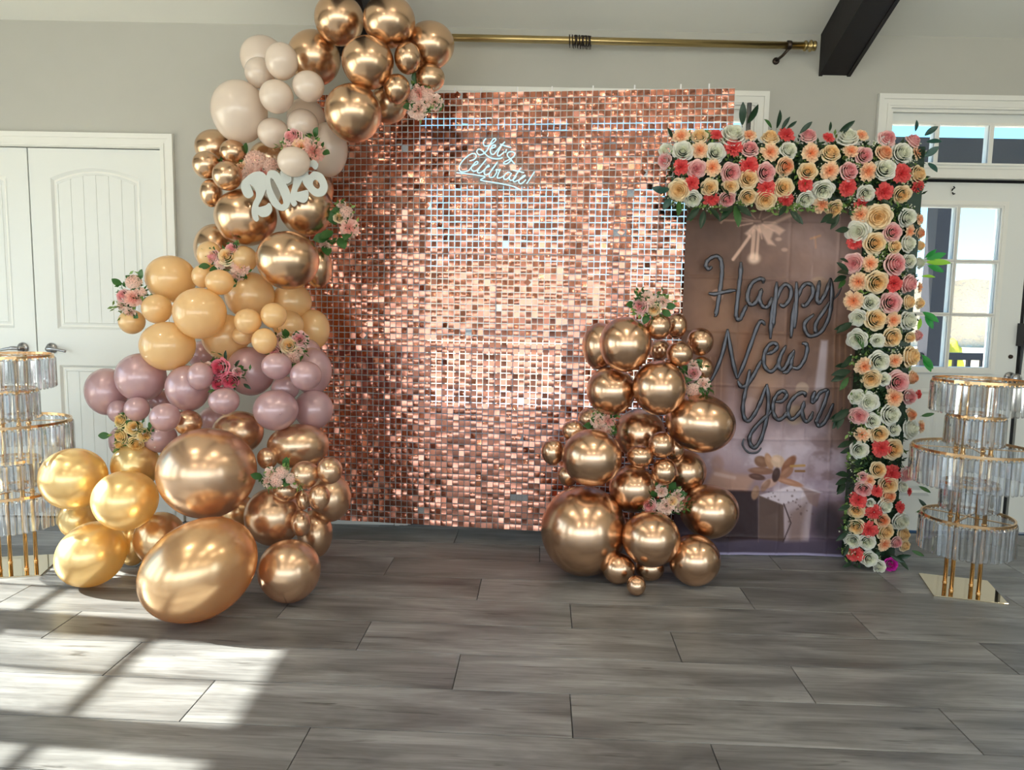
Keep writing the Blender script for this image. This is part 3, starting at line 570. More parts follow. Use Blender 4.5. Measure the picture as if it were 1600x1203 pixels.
((-1.003, 3.438, 0.618), (0.142, 0.122, 0.105), (-0.19, 0.28, 0.0), 'g', None, 'wide brown copper balloon under the lowest mauve ones'),
((-1.112, 3.326, 0.581), (0.047, 0.048, 0.05), (-0.2, 0.32, 0.0), 'g', None, 'small brown copper balloon above the pale posy'),
((-0.901, 3.179, 0.542), (0.062, 0.062, 0.061), (-0.23, 0.28, 0.0), 'g', None, 'small copper balloon right of the pale posy'),
((-0.793, 3.185, 0.562), (0.055, 0.057, 0.059), (-0.22, 0.24, 0.0), 'g', None, "small copper balloon rightmost at the panel's edge"),
((-0.832, 3.157, 0.449), (0.046, 0.05, 0.055), (-0.26, 0.26, 0.0), 'g', None, 'small copper balloon below the two beside the pale posy'),
((-1.008, 3.249, 0.453), (0.058, 0.054, 0.051), (-0.24, 0.3, 0.0), 'g', None, 'small copper balloon partly hidden under the pale posy'),
((-0.936, 3.274, 0.404), (0.031, 0.038, 0.046), (-0.26, 0.28, 0.0), 'g', None, 'smallest copper balloon squeezed among the lower right ones'),
((-0.871, 3.506, 0.352), (0.1, 0.106, 0.114), (-0.26, 0.24, 0.0), 'g', None, 'large brown copper balloon behind the small ones by the panel'),
((-0.936, 3.23, 0.307), (0.044, 0.051, 0.059), (-0.29, 0.28, 0.0), 'g', None, 'small copper balloon tucked right of the middle rose gold one'),
((-0.944, 3.492, 0.177), (0.084, 0.099, 0.116), (-0.3, 0.26, 0.0), 'g', None, 'large brown copper balloon behind, above the floor at right'),
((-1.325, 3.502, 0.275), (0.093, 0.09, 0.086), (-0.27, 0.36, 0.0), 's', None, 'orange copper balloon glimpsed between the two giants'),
((0.527, 3.466, 1.124), (0.121, 0.125, 0.129), (-0.05, -0.15, 0.0), 'r', None, 'large gold balloon topmost of the right column'),
((0.436, 3.705, 1.1), (0.089, 0.103, 0.118), (-0.05, -0.12, 0.0), 'r', None, 'gold balloon behind the topmost large one at its left'),
((0.681, 3.473, 1.211), (0.059, 0.061, 0.063), (-0.03, -0.19, 0.0), 'r', None, 'small gold balloon at the top, below the topmost posy'),
((0.791, 3.593, 1.212), (0.051, 0.056, 0.062), (-0.02, -0.22, 0.0), 'r', None, 'small gold balloon at the top right, behind its neighbour'),
((0.908, 3.587, 1.137), (0.063, 0.066, 0.068), (-0.04, -0.25, 0.0), 'r', None, 'small gold balloon rightmost at the top, before the banner'),
((0.783, 3.463, 1.084), (0.061, 0.061, 0.06), (-0.06, -0.22, 0.0), 'r', None, 'small gold balloon in the middle of the top right group'),
((0.737, 3.704, 1.087), (0.05, 0.052, 0.054), (-0.06, -0.2, 0.0), 'r', None, 'small gold balloon in shade between the two large top ones'),
((0.917, 3.577, 1.005), (0.057, 0.06, 0.062), (-0.08, -0.25, 0.0), 'r', None, 'small gold balloon behind the side posy by the banner'),
((0.482, 3.569, 0.891), (0.12, 0.119, 0.118), (-0.11, -0.13, 0.0), 'r', None, 'large gold balloon under the topmost one, at left'),
((0.691, 3.45, 0.924), (0.124, 0.126, 0.129), (-0.11, -0.2, 0.0), 'r', None, 'large gold balloon centred high in the right column'),
((0.904, 3.505, 0.752), (0.166, 0.153, 0.141), (-0.15, -0.25, -0.21), 'r', None, 'egg-shaped large gold balloon sticking out over the banner'),
((0.648, 3.673, 0.665), (0.127, 0.128, 0.128), (-0.17, -0.17, 0.0), 'r', None, 'large gold balloon in the middle, right of the small posy'),
((0.303, 3.554, 0.695), (0.056, 0.054, 0.053), (-0.17, -0.08, 0.0), 'r', None, 'small gold balloon at left, beside the small posy'),
((0.205, 3.546, 0.591), (0.056, 0.06, 0.065), (-0.2, -0.06, 0.0), 'r', None, 'small gold balloon leftmost of the right column'),
((0.382, 3.424, 0.591), (0.141, 0.138, 0.135), (-0.2, -0.11, 0.0), 'r', None, 'large gold balloon sitting on top of the giant one'),
((0.418, 3.798, 0.716), (0.073, 0.068, 0.063), (-0.15, -0.11, 0.0), 'r', None, 'gold balloon hidden behind the small posy'),
((0.706, 3.429, 0.657), (0.059, 0.061, 0.063), (-0.18, -0.2, 0.0), 'r', None, 'small gold balloon upper one of a front trio'),
((0.811, 3.598, 0.611), (0.049, 0.056, 0.063), (-0.18, -0.22, 0.0), 'r', None, 'small gold balloon behind the front trio'),
((0.608, 3.425, 0.601), (0.062, 0.058, 0.054), (-0.2, -0.18, 0.0), 'r', None, 'small gold balloon left one of a front trio'),
((0.724, 3.419, 0.531), (0.059, 0.061, 0.063), (-0.22, -0.21, 0.0), 'r', None, 'small gold balloon lowest one of a front trio'),
((0.874, 3.643, 0.483), (0.106, 0.107, 0.108), (-0.21, -0.24, 0.0), 'r', None, 'gold balloon behind the trio, under the egg-shaped one'),
((0.599, 3.533, 0.42), (0.117, 0.117, 0.117), (-0.24, -0.17, 0.0), 'r', None, 'large gold balloon left of the lowest posy'),
((0.292, 3.658, 0.452), (0.055, 0.056, 0.058), (-0.23, -0.08, 0.0), 'r', None, 'small gold balloon behind, left under a large one'),
((0.36, 3.493, 0.216), (0.207, 0.212, 0.216), (-0.3, -0.1, 0.0), 'r', None, 'giant gold balloon on the floor at the base of the right column'),
((0.973, 3.524, 0.314), (0.142, 0.137, 0.132), (-0.26, -0.27, 0.0), 'r', None, "large gold balloon low at right, before the banner's gift box"),
((0.66, 3.351, 0.226), (0.135, 0.132, 0.129), (-0.3, -0.19, 0.0), 'r', None, 'large gold balloon right under the lowest posy'),
((0.873, 3.374, 0.12), (0.12, 0.12, 0.12), (-0.33, -0.25, 0.0), 'r', None, 'large gold balloon on the floor at right'),
((0.516, 3.375, 0.073), (0.078, 0.075, 0.073), (-0.34, -0.15, 0.0), 'r', None, 'small gold balloon on the floor beside the giant one'),
((0.673, 3.42, 0.059), (0.069, 0.064, 0.059), (-0.34, -0.19, 0.0), 'r', None, 'small gold balloon on the floor in shade at the back'),
((0.579, 3.234, 0.045), (0.043, 0.044, 0.045), (-0.36, -0.18, 0.0), 'r', None, 'smallest gold balloon on the floor, frontmost'),
]
ROSES = """0.787,3.648,2.114,0.036,p,-0.3,0.8 0.873,3.639,2.114,0.036,c,0.0,0.8 0.956,3.642,2.122,0.026,r,0.0,0.9 1.032,3.641,2.12,0.056,w,0.0,0.9 1.109,3.641,2.121,0.033,p,0.0,0.9 1.208,3.635,2.11,0.039,c,0.0,0.8 1.286,3.642,2.128,0.036,r,0.0,0.9 0.717,3.655,2.049,0.033,w,-0.9,0.4 0.791,3.613,2.039,0.046,w,0.0,0.4 0.87,3.614,2.044,0.036,p,0.0,0.4 0.946,3.612,2.035,0.045,w,0.0,0.3 1.032,3.618,2.059,0.042,r,0.0,0.5 1.107,3.616,2.054,0.039,k,0.0,0.4 1.204,3.612,2.04,0.039,p,0.0,0.3 1.292,3.614,2.051,0.039,w,0.0,0.4 0.712,3.648,2.0,0.033,k,-0.9,0.1 0.784,3.609,1.964,0.036,r,-0.3,0.0 0.856,3.6,1.955,0.042,k,0.0,0.0 0.931,3.6,1.962,0.039,p,0.0,0.0 1.02,3.6,1.94,0.045,k,0.0,-0.0 1.104,3.601,1.974,0.039,r,0.0,0.1 1.184,3.6,1.943,0.045,k,0.0,-0.0 1.277,3.601,1.974,0.042,p,0.0,0.0 0.783,3.622,1.859,0.049,c,-0.3,-0.3 0.838,3.604,1.89,0.032,r,0.0,-0.2 0.925,3.608,1.871,0.039,c,0.0,-0.3 1.022,3.607,1.879,0.036,c,0.0,-0.2 1.104,3.602,1.915,0.045,c,0.0,-0.1 1.276,3.608,1.877,0.045,c,0.0,-0.3 1.194,3.609,1.873,0.036,r,0.0,-0.3 0.849,3.624,1.818,0.039,w,0.0,-0.6 0.938,3.624,1.82,0.033,r,0.0,-0.6 1.015,3.624,1.821,0.039,k,0.0,-0.6 1.111,3.621,1.832,0.039,c,0.0,-0.5 1.199,3.625,1.822,0.049,c,0.0,-0.6 1.295,3.626,1.821,0.033,r,0.0,-0.6 1.392,3.639,2.123,0.036,k,0.0,0.8 1.485,3.635,2.115,0.029,r,0.0,0.8 1.58,3.635,2.117,0.046,w,0.0,0.8 1.646,3.641,2.131,0.029,p,0.0,0.9 1.765,3.634,2.117,0.039,k,0.0,0.7 1.908,3.672,2.115,0.036,k,0.5,0.7 1.398,3.611,2.04,0.039,p,0.0,0.3 1.492,3.61,2.039,0.042,c,0.0,0.3 1.586,3.613,2.05,0.036,p,0.0,0.4 1.649,3.608,2.032,0.039,k,0.0,0.3 1.744,3.61,2.043,0.039,p,0.0,0.3 1.836,3.625,2.048,0.049,w,0.2,0.3 1.928,3.668,2.061,0.033,p,0.7,0.3 1.384,3.6,1.952,0.042,c,0.0,0.0 1.487,3.6,1.957,0.039,p,0.0,0.0 1.578,3.6,1.956,0.042,k,0.0,0.0 1.666,3.6,1.957,0.042,p,0.0,0.0 1.747,3.6,1.968,0.049,w,0.0,0.0 1.838,3.615,1.954,0.039,r,0.2,-0.0 1.931,3.658,1.957,0.043,c,0.7,-0.0 1.377,3.605,1.894,0.032,r,0.0,-0.2 1.467,3.612,1.866,0.049,w,0.0,-0.3 1.58,3.608,1.883,0.039,r,0.0,-0.3 1.674,3.616,1.856,0.039,w,0.0,-0.4 1.758,3.613,1.866,0.039,r,0.0,-0.4 1.854,3.632,1.858,0.042,c,0.2,-0.4 1.94,3.666,1.895,0.036,r,0.7,-0.3 1.392,3.625,1.825,0.039,w,0.0,-0.6 1.474,3.634,1.807,0.039,p,0.0,-0.7 1.541,3.644,1.788,0.039,c,0.0,-0.9 1.664,3.633,1.813,0.033,r,0.0,-0.7 1.663,3.63,1.761,0.036,p,-0.7,0.0 1.735,3.605,1.747,0.058,c,-0.2,0.0 1.885,3.624,1.749,0.042,w,0.3,0.0 1.963,3.664,1.746,0.026,p,0.7,0.0 1.656,3.635,1.68,0.052,w,-0.8,0.0 1.808,3.601,1.676,0.042,k,0.0,0.0 1.903,3.631,1.684,0.029,p,0.4,0.0 1.974,3.669,1.682,0.026,p,0.8,0.0 1.649,3.641,1.628,0.033,r,-0.9,0.0 1.729,3.607,1.624,0.049,c,-0.2,0.0 1.823,3.603,1.61,0.032,c,0.1,0.0 1.896,3.626,1.625,0.039,w,0.4,0.0 1.984,3.674,1.622,0.023,c,0.8,0.0 1.65,3.642,1.53,0.046,k,-0.9,0.0 1.714,3.612,1.527,0.036,p,-0.3,0.0 1.83,3.604,1.525,0.052,k,0.1,0.0 1.915,3.634,1.544,0.033,w,0.4,0.0 1.987,3.674,1.538,0.026,w,0.8,0.0 1.673,3.63,1.441,0.039,p,-0.7,0.0 1.75,3.604,1.438,0.052,c,-0.1,0.0 1.83,3.603,1.434,0.036,r,0.1,0.0 1.917,3.632,1.436,0.042,k,0.4,0.0 1.994,3.675,1.42,0.023,p,0.8,0.0 1.661,3.639,1.348,0.043,p,-0.8,0.0 1.731,3.609,1.343,0.039,w,-0.3,0.0 1.824,3.602,1.342,0.049,k,0.0,0.0 1.925,3.635,1.347,0.033,c,0.5,0.0 2.006,3.681,1.342,0.026,c,0.9,0.0 1.681,3.629,1.265,0.039,w,-0.7,0.0 1.756,3.604,1.26,0.049,c,-0.1,0.0 1.84,3.604,1.259,0.036,p,0.1,0.0 1.932,3.637,1.257,0.043,w,0.5,0.0 1.685,3.629,1.162,0.046,w,-0.7,0.0 1.775,3.602,1.158,0.032,w,-0.1,0.0 1.843,3.604,1.175,0.045,c,0.1,0.0 1.953,3.645,1.175,0.026,c,0.6,0.0 2.007,3.677,1.184,0.026,k,0.8,0.0 1.785,3.601,1.056,0.049,w,-0.1,0.0 1.722,3.615,1.031,0.039,p,-0.4,0.0 1.866,3.608,1.063,0.032,p,0.1,0.0 1.961,3.648,1.081,0.049,c,0.6,0.0 1.756,3.606,0.97,0.045,c,-0.2,0.0 1.816,3.6,0.972,0.032,w,0.0,0.0 1.89,3.614,0.956,0.052,k,0.2,0.0 1.984,3.658,0.975,0.033,p,0.7,0.0 1.702,3.625,0.878,0.036,w,-0.6,0.0 1.755,3.607,0.856,0.045,w,-0.2,0.0 1.873,3.608,0.88,0.042,p,0.2,0.0 1.975,3.651,0.88,0.036,k,0.6,0.0 2.04,3.691,0.889,0.02,r,0.9,0.0 1.716,3.62,0.784,0.042,k,-0.5,0.0 1.779,3.603,0.762,0.036,w,-0.1,0.0 1.862,3.605,0.795,0.049,w,0.1,0.0 1.992,3.658,0.789,0.03,p,0.7,0.0 1.89,3.611,0.721,0.032,w,0.2,0.0 1.99,3.655,0.719,0.046,w,0.6,0.0 2.068,3.7,0.725,0.03,p,1.0,0.0 1.735,3.614,0.692,0.033,p,-0.4,0.0 1.813,3.6,0.699,0.042,c,-0.0,0.0 1.729,3.617,0.614,0.042,w,-0.4,0.0 1.828,3.6,0.629,0.039,r,0.0,0.0 1.89,3.61,0.622,0.049,c,0.2,0.0 2.021,3.672,0.625,0.026,p,0.8,0.0 1.82,3.6,0.519,0.039,c,-0.0,0.0 1.893,3.609,0.499,0.042,r,0.2,0.0 1.992,3.652,0.491,0.039,k,0.6,0.0 1.752,3.611,0.477,0.026,k,-0.3,0.0 1.781,3.604,0.466,0.029,p,-0.2,0.0 1.758,3.61,0.419,0.039,k,-0.3,0.0 1.879,3.605,0.442,0.045,c,0.1,0.0 1.821,3.6,0.412,0.026,r,-0.0,0.0 1.967,3.637,0.425,0.029,w,0.5,0.0 1.88,3.605,0.386,0.039,p,0.1,0.0 2.014,3.662,0.397,0.02,r,0.7,0.0 1.74,3.616,0.361,0.039,r,-0.4,0.0 1.795,3.603,0.349,0.023,w,-0.1,0.0 1.866,3.602,0.338,0.039,w,0.1,0.0 1.958,3.631,0.325,0.026,r,0.4,0.0 1.735,3.619,0.305,0.039,c,-0.5,0.0 1.813,3.601,0.305,0.036,r,-0.1,0.0 1.969,3.635,0.251,0.043,w,0.5,0.0 1.861,3.601,0.263,0.036,p,0.0,0.0 1.74,3.618,0.223,0.039,c,-0.5,0.0 1.795,3.603,0.215,0.039,r,-0.1,0.0 1.879,3.604,0.207,0.042,c,0.1,0.0 1.993,3.645,0.179,0.036,c,0.6,0.0 1.729,3.623,0.148,0.039,w,-0.6,0.0 1.794,3.604,0.149,0.039,w,-0.2,0.0 1.877,3.603,0.144,0.036,p,0.1,0.0 1.949,3.624,0.145,0.029,k,0.3,0.0 2.007,3.652,0.12,0.03,c,0.6,0.0 1.744,3.618,0.084,0.039,r,-0.5,0.0 1.809,3.602,0.064,0.039,w,-0.1,0.0 1.862,3.6,0.025,0.032,w,0.0,0.0 1.926,3.614,0.032,0.033,m,0.2,0.0"""
LEAVES = """1.069,3.62,2.166,94,0.1,d 1.093,3.62,2.175,71,0.094,d 1.21,3.63,2.156,149,0.063,g 1.231,3.62,2.154,94,0.081,d 1.258,3.62,2.149,59,0.063,d 1.282,3.62,2.155,39,0.05,d 1.344,3.62,2.133,44,0.069,d 1.532,3.62,2.145,39,0.075,d 1.55,3.62,2.136,64,0.056,d 1.483,3.62,2.144,99,0.044,d 0.906,3.62,1.762,259,0.094,d 0.881,3.62,1.776,224,0.094,d 0.862,3.63,1.777,249,0.079,g 0.93,3.62,1.777,299,0.088,d 1.043,3.62,1.788,234,0.106,d 1.055,3.63,1.79,274,0.113,g 1.064,3.62,1.789,314,0.094,d 1.028,3.62,1.77,199,0.075,d 0.783,3.63,1.806,261,0.088,g 1.32,3.62,1.769,309,0.088,d 1.341,3.62,1.769,284,0.063,d 1.297,3.62,1.793,234,0.075,d 1.52,3.62,1.757,214,0.094,d 1.547,3.62,1.728,194,0.081,d 1.551,3.62,1.758,239,0.088,d 1.602,3.62,1.689,189,0.088,d 1.612,3.62,1.532,169,0.056,d 1.615,3.62,1.486,149,0.081,d 1.616,3.62,1.476,184,0.094,d 1.607,3.62,1.464,204,0.088,d 1.607,3.63,1.446,229,0.069,g 1.647,3.62,1.239,214,0.106,d 1.632,3.62,1.23,194,0.088,d 1.671,3.63,1.193,284,0.094,g 1.658,3.62,1.08,214,0.094,d 1.645,3.62,1.036,189,0.075,d 1.657,3.62,1.005,194,0.106,d 1.639,3.62,0.989,204,0.094,d 1.654,3.63,0.972,234,0.082,g 1.66,3.62,0.814,214,0.113,d 1.644,3.62,0.814,234,0.119,d 1.629,3.62,0.814,249,0.106,d 1.661,3.62,0.798,199,0.106,d 1.68,3.62,0.655,199,0.088,d 1.676,3.62,0.622,194,0.075,d 1.682,3.62,0.486,177,0.094,d 1.674,3.62,0.467,199,0.088,d 1.669,3.62,0.444,219,0.088,d 1.652,3.62,0.46,239,0.069,d 1.702,3.62,0.33,199,0.075,d 1.696,3.62,0.281,189,0.069,d 1.698,3.62,0.198,214,0.081,d 1.706,3.62,0.132,239,0.069,d 1.729,3.62,0.033,199,0.056,d 1.996,3.63,1.554,19,0.082,b 1.997,3.63,1.539,-6,0.1,l 2.005,3.63,1.524,-26,0.075,b 1.989,3.63,1.563,49,0.057,b 1.978,3.63,1.471,-9,0.057,l 1.998,3.63,1.298,-41,0.082,b 2.011,3.63,1.286,-66,0.075,b 1.988,3.63,1.267,249,0.063,l 2.008,3.63,1.089,-61,0.082,b 2.018,3.63,1.073,-71,0.075,b 2.031,3.63,0.788,19,0.057,g 1.942,3.63,2.134,34,0.063,t 1.953,3.63,2.104,-11,0.063,t 1.949,3.63,2.036,39,0.069,t 1.967,3.63,2.006,-61,0.063,t 1.894,3.63,2.153,99,0.05,t 0.72,3.63,1.85,169,0.075,t 0.735,3.63,1.865,209,0.069,t 0.746,3.63,1.82,239,0.069,t 0.738,3.62,2.101,129,0.056,d 0.961,3.62,1.898,239,0.063,d 0.946,3.62,1.888,269,0.069,d 0.93,3.62,1.897,214,0.063,d 0.977,3.62,1.883,299,0.069,d 1.513,3.62,1.862,249,0.069,d 1.725,3.62,1.821,199,0.063,d 1.736,3.62,1.83,329,0.063,d 1.911,3.62,0.803,249,0.069,d 1.928,3.62,0.819,279,0.063,d 1.885,3.62,0.333,59,0.05,d 1.855,3.62,0.339,199,0.05,d 1.952,3.62,0.07,19,0.069,d 1.926,3.62,0.076,339,0.069,d 1.966,3.62,0.054,309,0.063,d 1.84,3.62,0.945,199,0.063,d 1.771,3.62,1.473,159,0.056,d 1.823,3.62,1.18,29,0.056,d 2.046,3.63,0.432,-31,0.057,g 2.045,3.62,0.369,-51,0.056,d 2.043,3.63,0.301,29,0.05,g 2.036,3.63,0.101,-21,0.057,g"""
POSIES = [
('blush posy with a separate bud left of the white number sign', (-1.293, 3.731, 1.935), ((-1.414, 3.733, 1.966, 0.028, 'k', -1.0, 0.3), (-1.342, 3.715, 1.94, 0.031, 'p', -0.4, 0.1), (-1.271, 3.712, 1.971, 0.049, 'b', 0.1, 0.3), (-1.287, 3.709, 1.903, 0.042, 'b', -0.0, -0.2), (-1.241, 3.713, 1.92, 0.042, 'n', 0.4, -0.1), (-1.203, 3.724, 1.953, 0.038, 'b', 0.7, 0.1), (-1.259, 3.718, 1.877, 0.035, 'b', 0.2, -0.5)), ((-1.321, 3.721, 2.012, 80.0), (-1.348, 3.721, 1.919, 200.0), (-1.302, 3.721, 1.853, 260.0))),
('pink rose and carnation posy between cream balloons above the number sign', (-1.018, 3.59, 2.029), ((-1.047, 3.573, 2.057, 0.04, 'k', -0.3, 0.3), (-1.073, 3.576, 2.019, 0.03, 'b', -0.5, -0.1), (-1.009, 3.563, 2.012, 0.033, 'p', 0.0, -0.1), (-0.953, 3.578, 1.999, 0.043, 'n', 0.5, -0.2), (-0.98, 3.569, 2.04, 0.02, 'b', 0.3, 0.1)), ((-0.947, 3.58, 2.066, 60.0), (-0.909, 3.58, 1.997, 340.0), (-1.014, 3.58, 1.974, 280.0))),
("blush posy with a green leaf on top at the copper panel's upper corner", (-0.452, 3.683, 2.27), ((-0.468, 3.662, 2.291, 0.034, 'n', -0.2, 0.2), (-0.499, 3.666, 2.277, 0.027, 'b', -0.4, 0.1), (-0.428, 3.663, 2.295, 0.027, 'b', 0.2, 0.3), (-0.471, 3.665, 2.224, 0.041, 'b', -0.2, -0.3), (-0.398, 3.667, 2.255, 0.034, 'b', 0.4, -0.1), (-0.431, 3.66, 2.247, 0.027, 'b', 0.1, -0.1)), ((-0.458, 3.673, 2.351, 90.0), (-0.485, 3.673, 2.344, 100.0), (-0.503, 3.673, 2.24, 200.0))),
("mauve and pink posy before the double door's arched panel", (-1.868, 3.636, 1.3), ((-1.847, 3.626, 1.375, 0.034, 'b', 0.1, 0.6), (-1.895, 3.616, 1.306, 0.03, 'k', -0.3, 0.1), (-1.842, 3.609, 1.298, 0.034, 'n', 0.1, -0.0), (-1.868, 3.624, 1.229, 0.027, 'b', -0.0, -0.6), (-1.806, 3.622, 1.329, 0.02, 'b', 0.4, 0.2), (-1.902, 3.62, 1.263, 0.024, 'b', -0.3, -0.3)), ((-1.776, 3.626, 1.293, 20.0), (-1.792, 3.626, 1.262, 0.0), (-1.813, 3.626, 1.391, 70.0), (-1.907, 3.626, 1.362, 140.0))),
('cream and pink posy on top of the peach balloons', (-1.378, 3.612, 1.482), ((-1.445, 3.601, 1.5, 0.03, 'k', -0.6, 0.2), (-1.376, 3.588, 1.504, 0.037, 'c', -0.1, 0.2), (-1.354, 3.598, 1.538, 0.03, 'k', 0.1, 0.5), (-1.408, 3.592, 1.473, 0.027, 'b', -0.3, -0.1), (-1.316, 3.599, 1.454, 0.037, 'b', 0.5, -0.2), (-1.334, 3.602, 1.417, 0.027, 'b', 0.3, -0.5)), ((-1.465, 3.602, 1.458, 190.0), (-1.392, 3.602, 1.441, 230.0), (-1.416, 3.602, 1.446, 200.0))),
('blush posy with broad leaves beside the number sign against the panel', (-0.859, 3.701, 1.69), ((-0.825, 3.684, 1.73, 0.031, 'b', 0.2, 0.3), (-0.81, 3.685, 1.656, 0.038, 'n', 0.4, -0.3), (-0.849, 3.692, 1.77, 0.021, 'b', 0.1, 0.7), (-0.938, 3.706, 1.578, 0.028, 'b', -0.6, -0.9), (-0.858, 3.676, 1.707, 0.024, 'c', -0.0, 0.2)), ((-0.893, 3.691, 1.64, 220.0), (-0.874, 3.691, 1.677, 120.0), (-0.919, 3.691, 1.615, 200.0), (-0.862, 3.691, 1.61, 300.0))),
('peach and cream posy right of the small peach balloons', (-1.056, 3.499, 1.082), ((-1.111, 3.485, 1.061, 0.033, 'k', -0.5, -0.2), (-1.049, 3.471, 1.09, 0.036, 'c', -0.0, 0.1), (-1.004, 3.485, 1.12, 0.033, 'k', 0.4, 0.3), (-1.098, 3.485, 1.118, 0.026, 'b', -0.4, 0.3), (-1.037, 3.481, 1.041, 0.033, 'b', 0.1, -0.3), (-1.007, 3.481, 1.066, 0.023, 'b', 0.4, -0.1)), ((-1.066, 3.489, 1.128, 90.0), (-1.139, 3.489, 1.057, 180.0), (-1.037, 3.489, 1.004, 280.0))),
('bright pink rose posy with dark leaves on the mauve balloons', (-1.347, 3.407, 0.957), ((-1.342, 3.385, 0.989, 0.038, 'K', -0.0, 0.3), (-1.389, 3.39, 0.961, 0.029, 'K', -0.4, 0.0), (-1.299, 3.391, 0.93, 0.035, 'K', 0.4, -0.2), (-1.352, 3.39, 0.912, 0.029, 'K', -0.1, -0.4), (-1.265, 3.399, 0.966, 0.022, 'k', 0.7, 0.1), (-1.402, 3.396, 0.993, 0.019, 'b', -0.5, 0.3)), ((-1.413, 3.397, 0.922, 180.0), (-1.367, 3.397, 0.884, 240.0), (-1.239, 3.397, 0.913, 330.0), (-1.319, 3.397, 1.021, 80.0), (-1.276, 3.397, 0.992, 45.0))),
('yellow rose posy low on the left over the gold balloons', (-1.787, 3.419, 0.663), ((-1.818, 3.409, 0.73, 0.029, 'g', -0.3, 0.5), (-1.757, 3.399, 0.7, 0.032, 'g', 0.2, 0.3), (-1.815, 3.4, 0.662, 0.029, 'g', -0.3, -0.0), (-1.75, 3.403, 0.623, 0.032, 'g', 0.3, -0.4), (-1.709, 3.409, 0.663, 0.029, 'g', 0.6, -0.0), (-1.827, 3.406, 0.618, 0.022, 'g', -0.4, -0.4)), ((-1.781, 3.409, 0.746, 60.0), (-1.874, 3.409, 0.659, 180.0), (-1.693, 3.409, 0.699, 30.0), (-1.793, 3.409, 0.588, 250.0))),
('pale blush posy low between the giant and the small copper balloons', (-0.998, 3.152, 0.532), ((-1.033, 3.135, 0.555, 0.026, 'b', -0.4, 0.2), (-0.987, 3.129, 0.563, 0.026, 'b', 0.0, 0.2), (-1.051, 3.139, 0.52, 0.023, 'b', -0.5, -0.1), (-0.947, 3.135, 0.534, 0.023, 'b', 0.4, -0.0), (-1.009, 3.128, 0.526, 0.026, 'b', -0.2, -0.1), (-0.928, 3.142, 0.519, 0.021, 'b', 0.6, -0.1)), ((-1.074, 3.142, 0.539, 160.0), (-0.971, 3.142, 0.583, 80.0))),
('blush posy on the very top of the right balloon column', (0.638, 3.456, 1.318), ((0.607, 3.436, 1.34, 0.032, 'b', -0.2, 0.2), (0.588, 3.44, 1.304, 0.035, 'k', -0.4, -0.1), (0.641, 3.43, 1.326, 0.026, 'b', 0.1, 0.1), (0.691, 3.442, 1.327, 0.026, 'b', 0.5, 0.1), (0.647, 3.434, 1.291, 0.029, 'c', 0.1, -0.2)), ((0.623, 3.446, 1.264, 250.0), (0.691, 3.446, 1.286, 320.0), (0.704, 3.446, 1.307, 0.0), (0.556, 3.446, 1.31, 180.0))),
('pink rose posy at the right side of the column before the banner', (0.876, 3.503, 0.953), ((0.855, 3.483, 0.993, 0.029, 'k', -0.1, 0.3), (0.858, 3.493, 1.029, 0.023, 'b', -0.1, 0.6), (0.902, 3.482, 0.943, 0.029, 'b', 0.3, -0.1), (0.858, 3.484, 0.914, 0.029, 'b', -0.1, -0.3), (0.885, 3.488, 0.896, 0.02, 'b', 0.1, -0.5)), ((0.829, 3.493, 1.007, 150.0), (0.837, 3.493, 0.965, 200.0))),
('small blush posy at the left side of the right balloon column', (0.443, 3.573, 0.73), ((0.422, 3.549, 0.746, 0.03, 'b', -0.1, 0.1), (0.469, 3.551, 0.749, 0.03, 'n', 0.2, 0.1), (0.433, 3.549, 0.711, 0.027, 'b', -0.1, -0.2), (0.471, 3.556, 0.692, 0.027, 'b', 0.2, -0.3), (0.41, 3.555, 0.77, 0.02, 'b', -0.2, 0.3)), ((0.396, 3.563, 0.724, 180.0), (0.482, 3.563, 0.669, 280.0))),
('pink rose posy low on the right column above a large balloon', (0.737, 3.466, 0.38), ((0.665, 3.456, 0.359, 0.032, 'k', -0.6, -0.2), (0.632, 3.464, 0.391, 0.016, 'k', -0.9, 0.1), (0.722, 3.449, 0.431, 0.026, 'b', -0.1, 0.4), (0.797, 3.454, 0.406, 0.032, 'b', 0.5, 0.2), (0.745, 3.444, 0.361, 0.035, 'b', 0.1, -0.2), (0.806, 3.456, 0.356, 0.026, 'b', 0.6, -0.2), (0.772, 3.447, 0.383, 0.026, 'c', 0.3, -0.0)), ((0.694, 3.456, 0.404, 120.0), (0.691, 3.456, 0.335, 200.0), (0.76, 3.456, 0.436, 60.0)))]
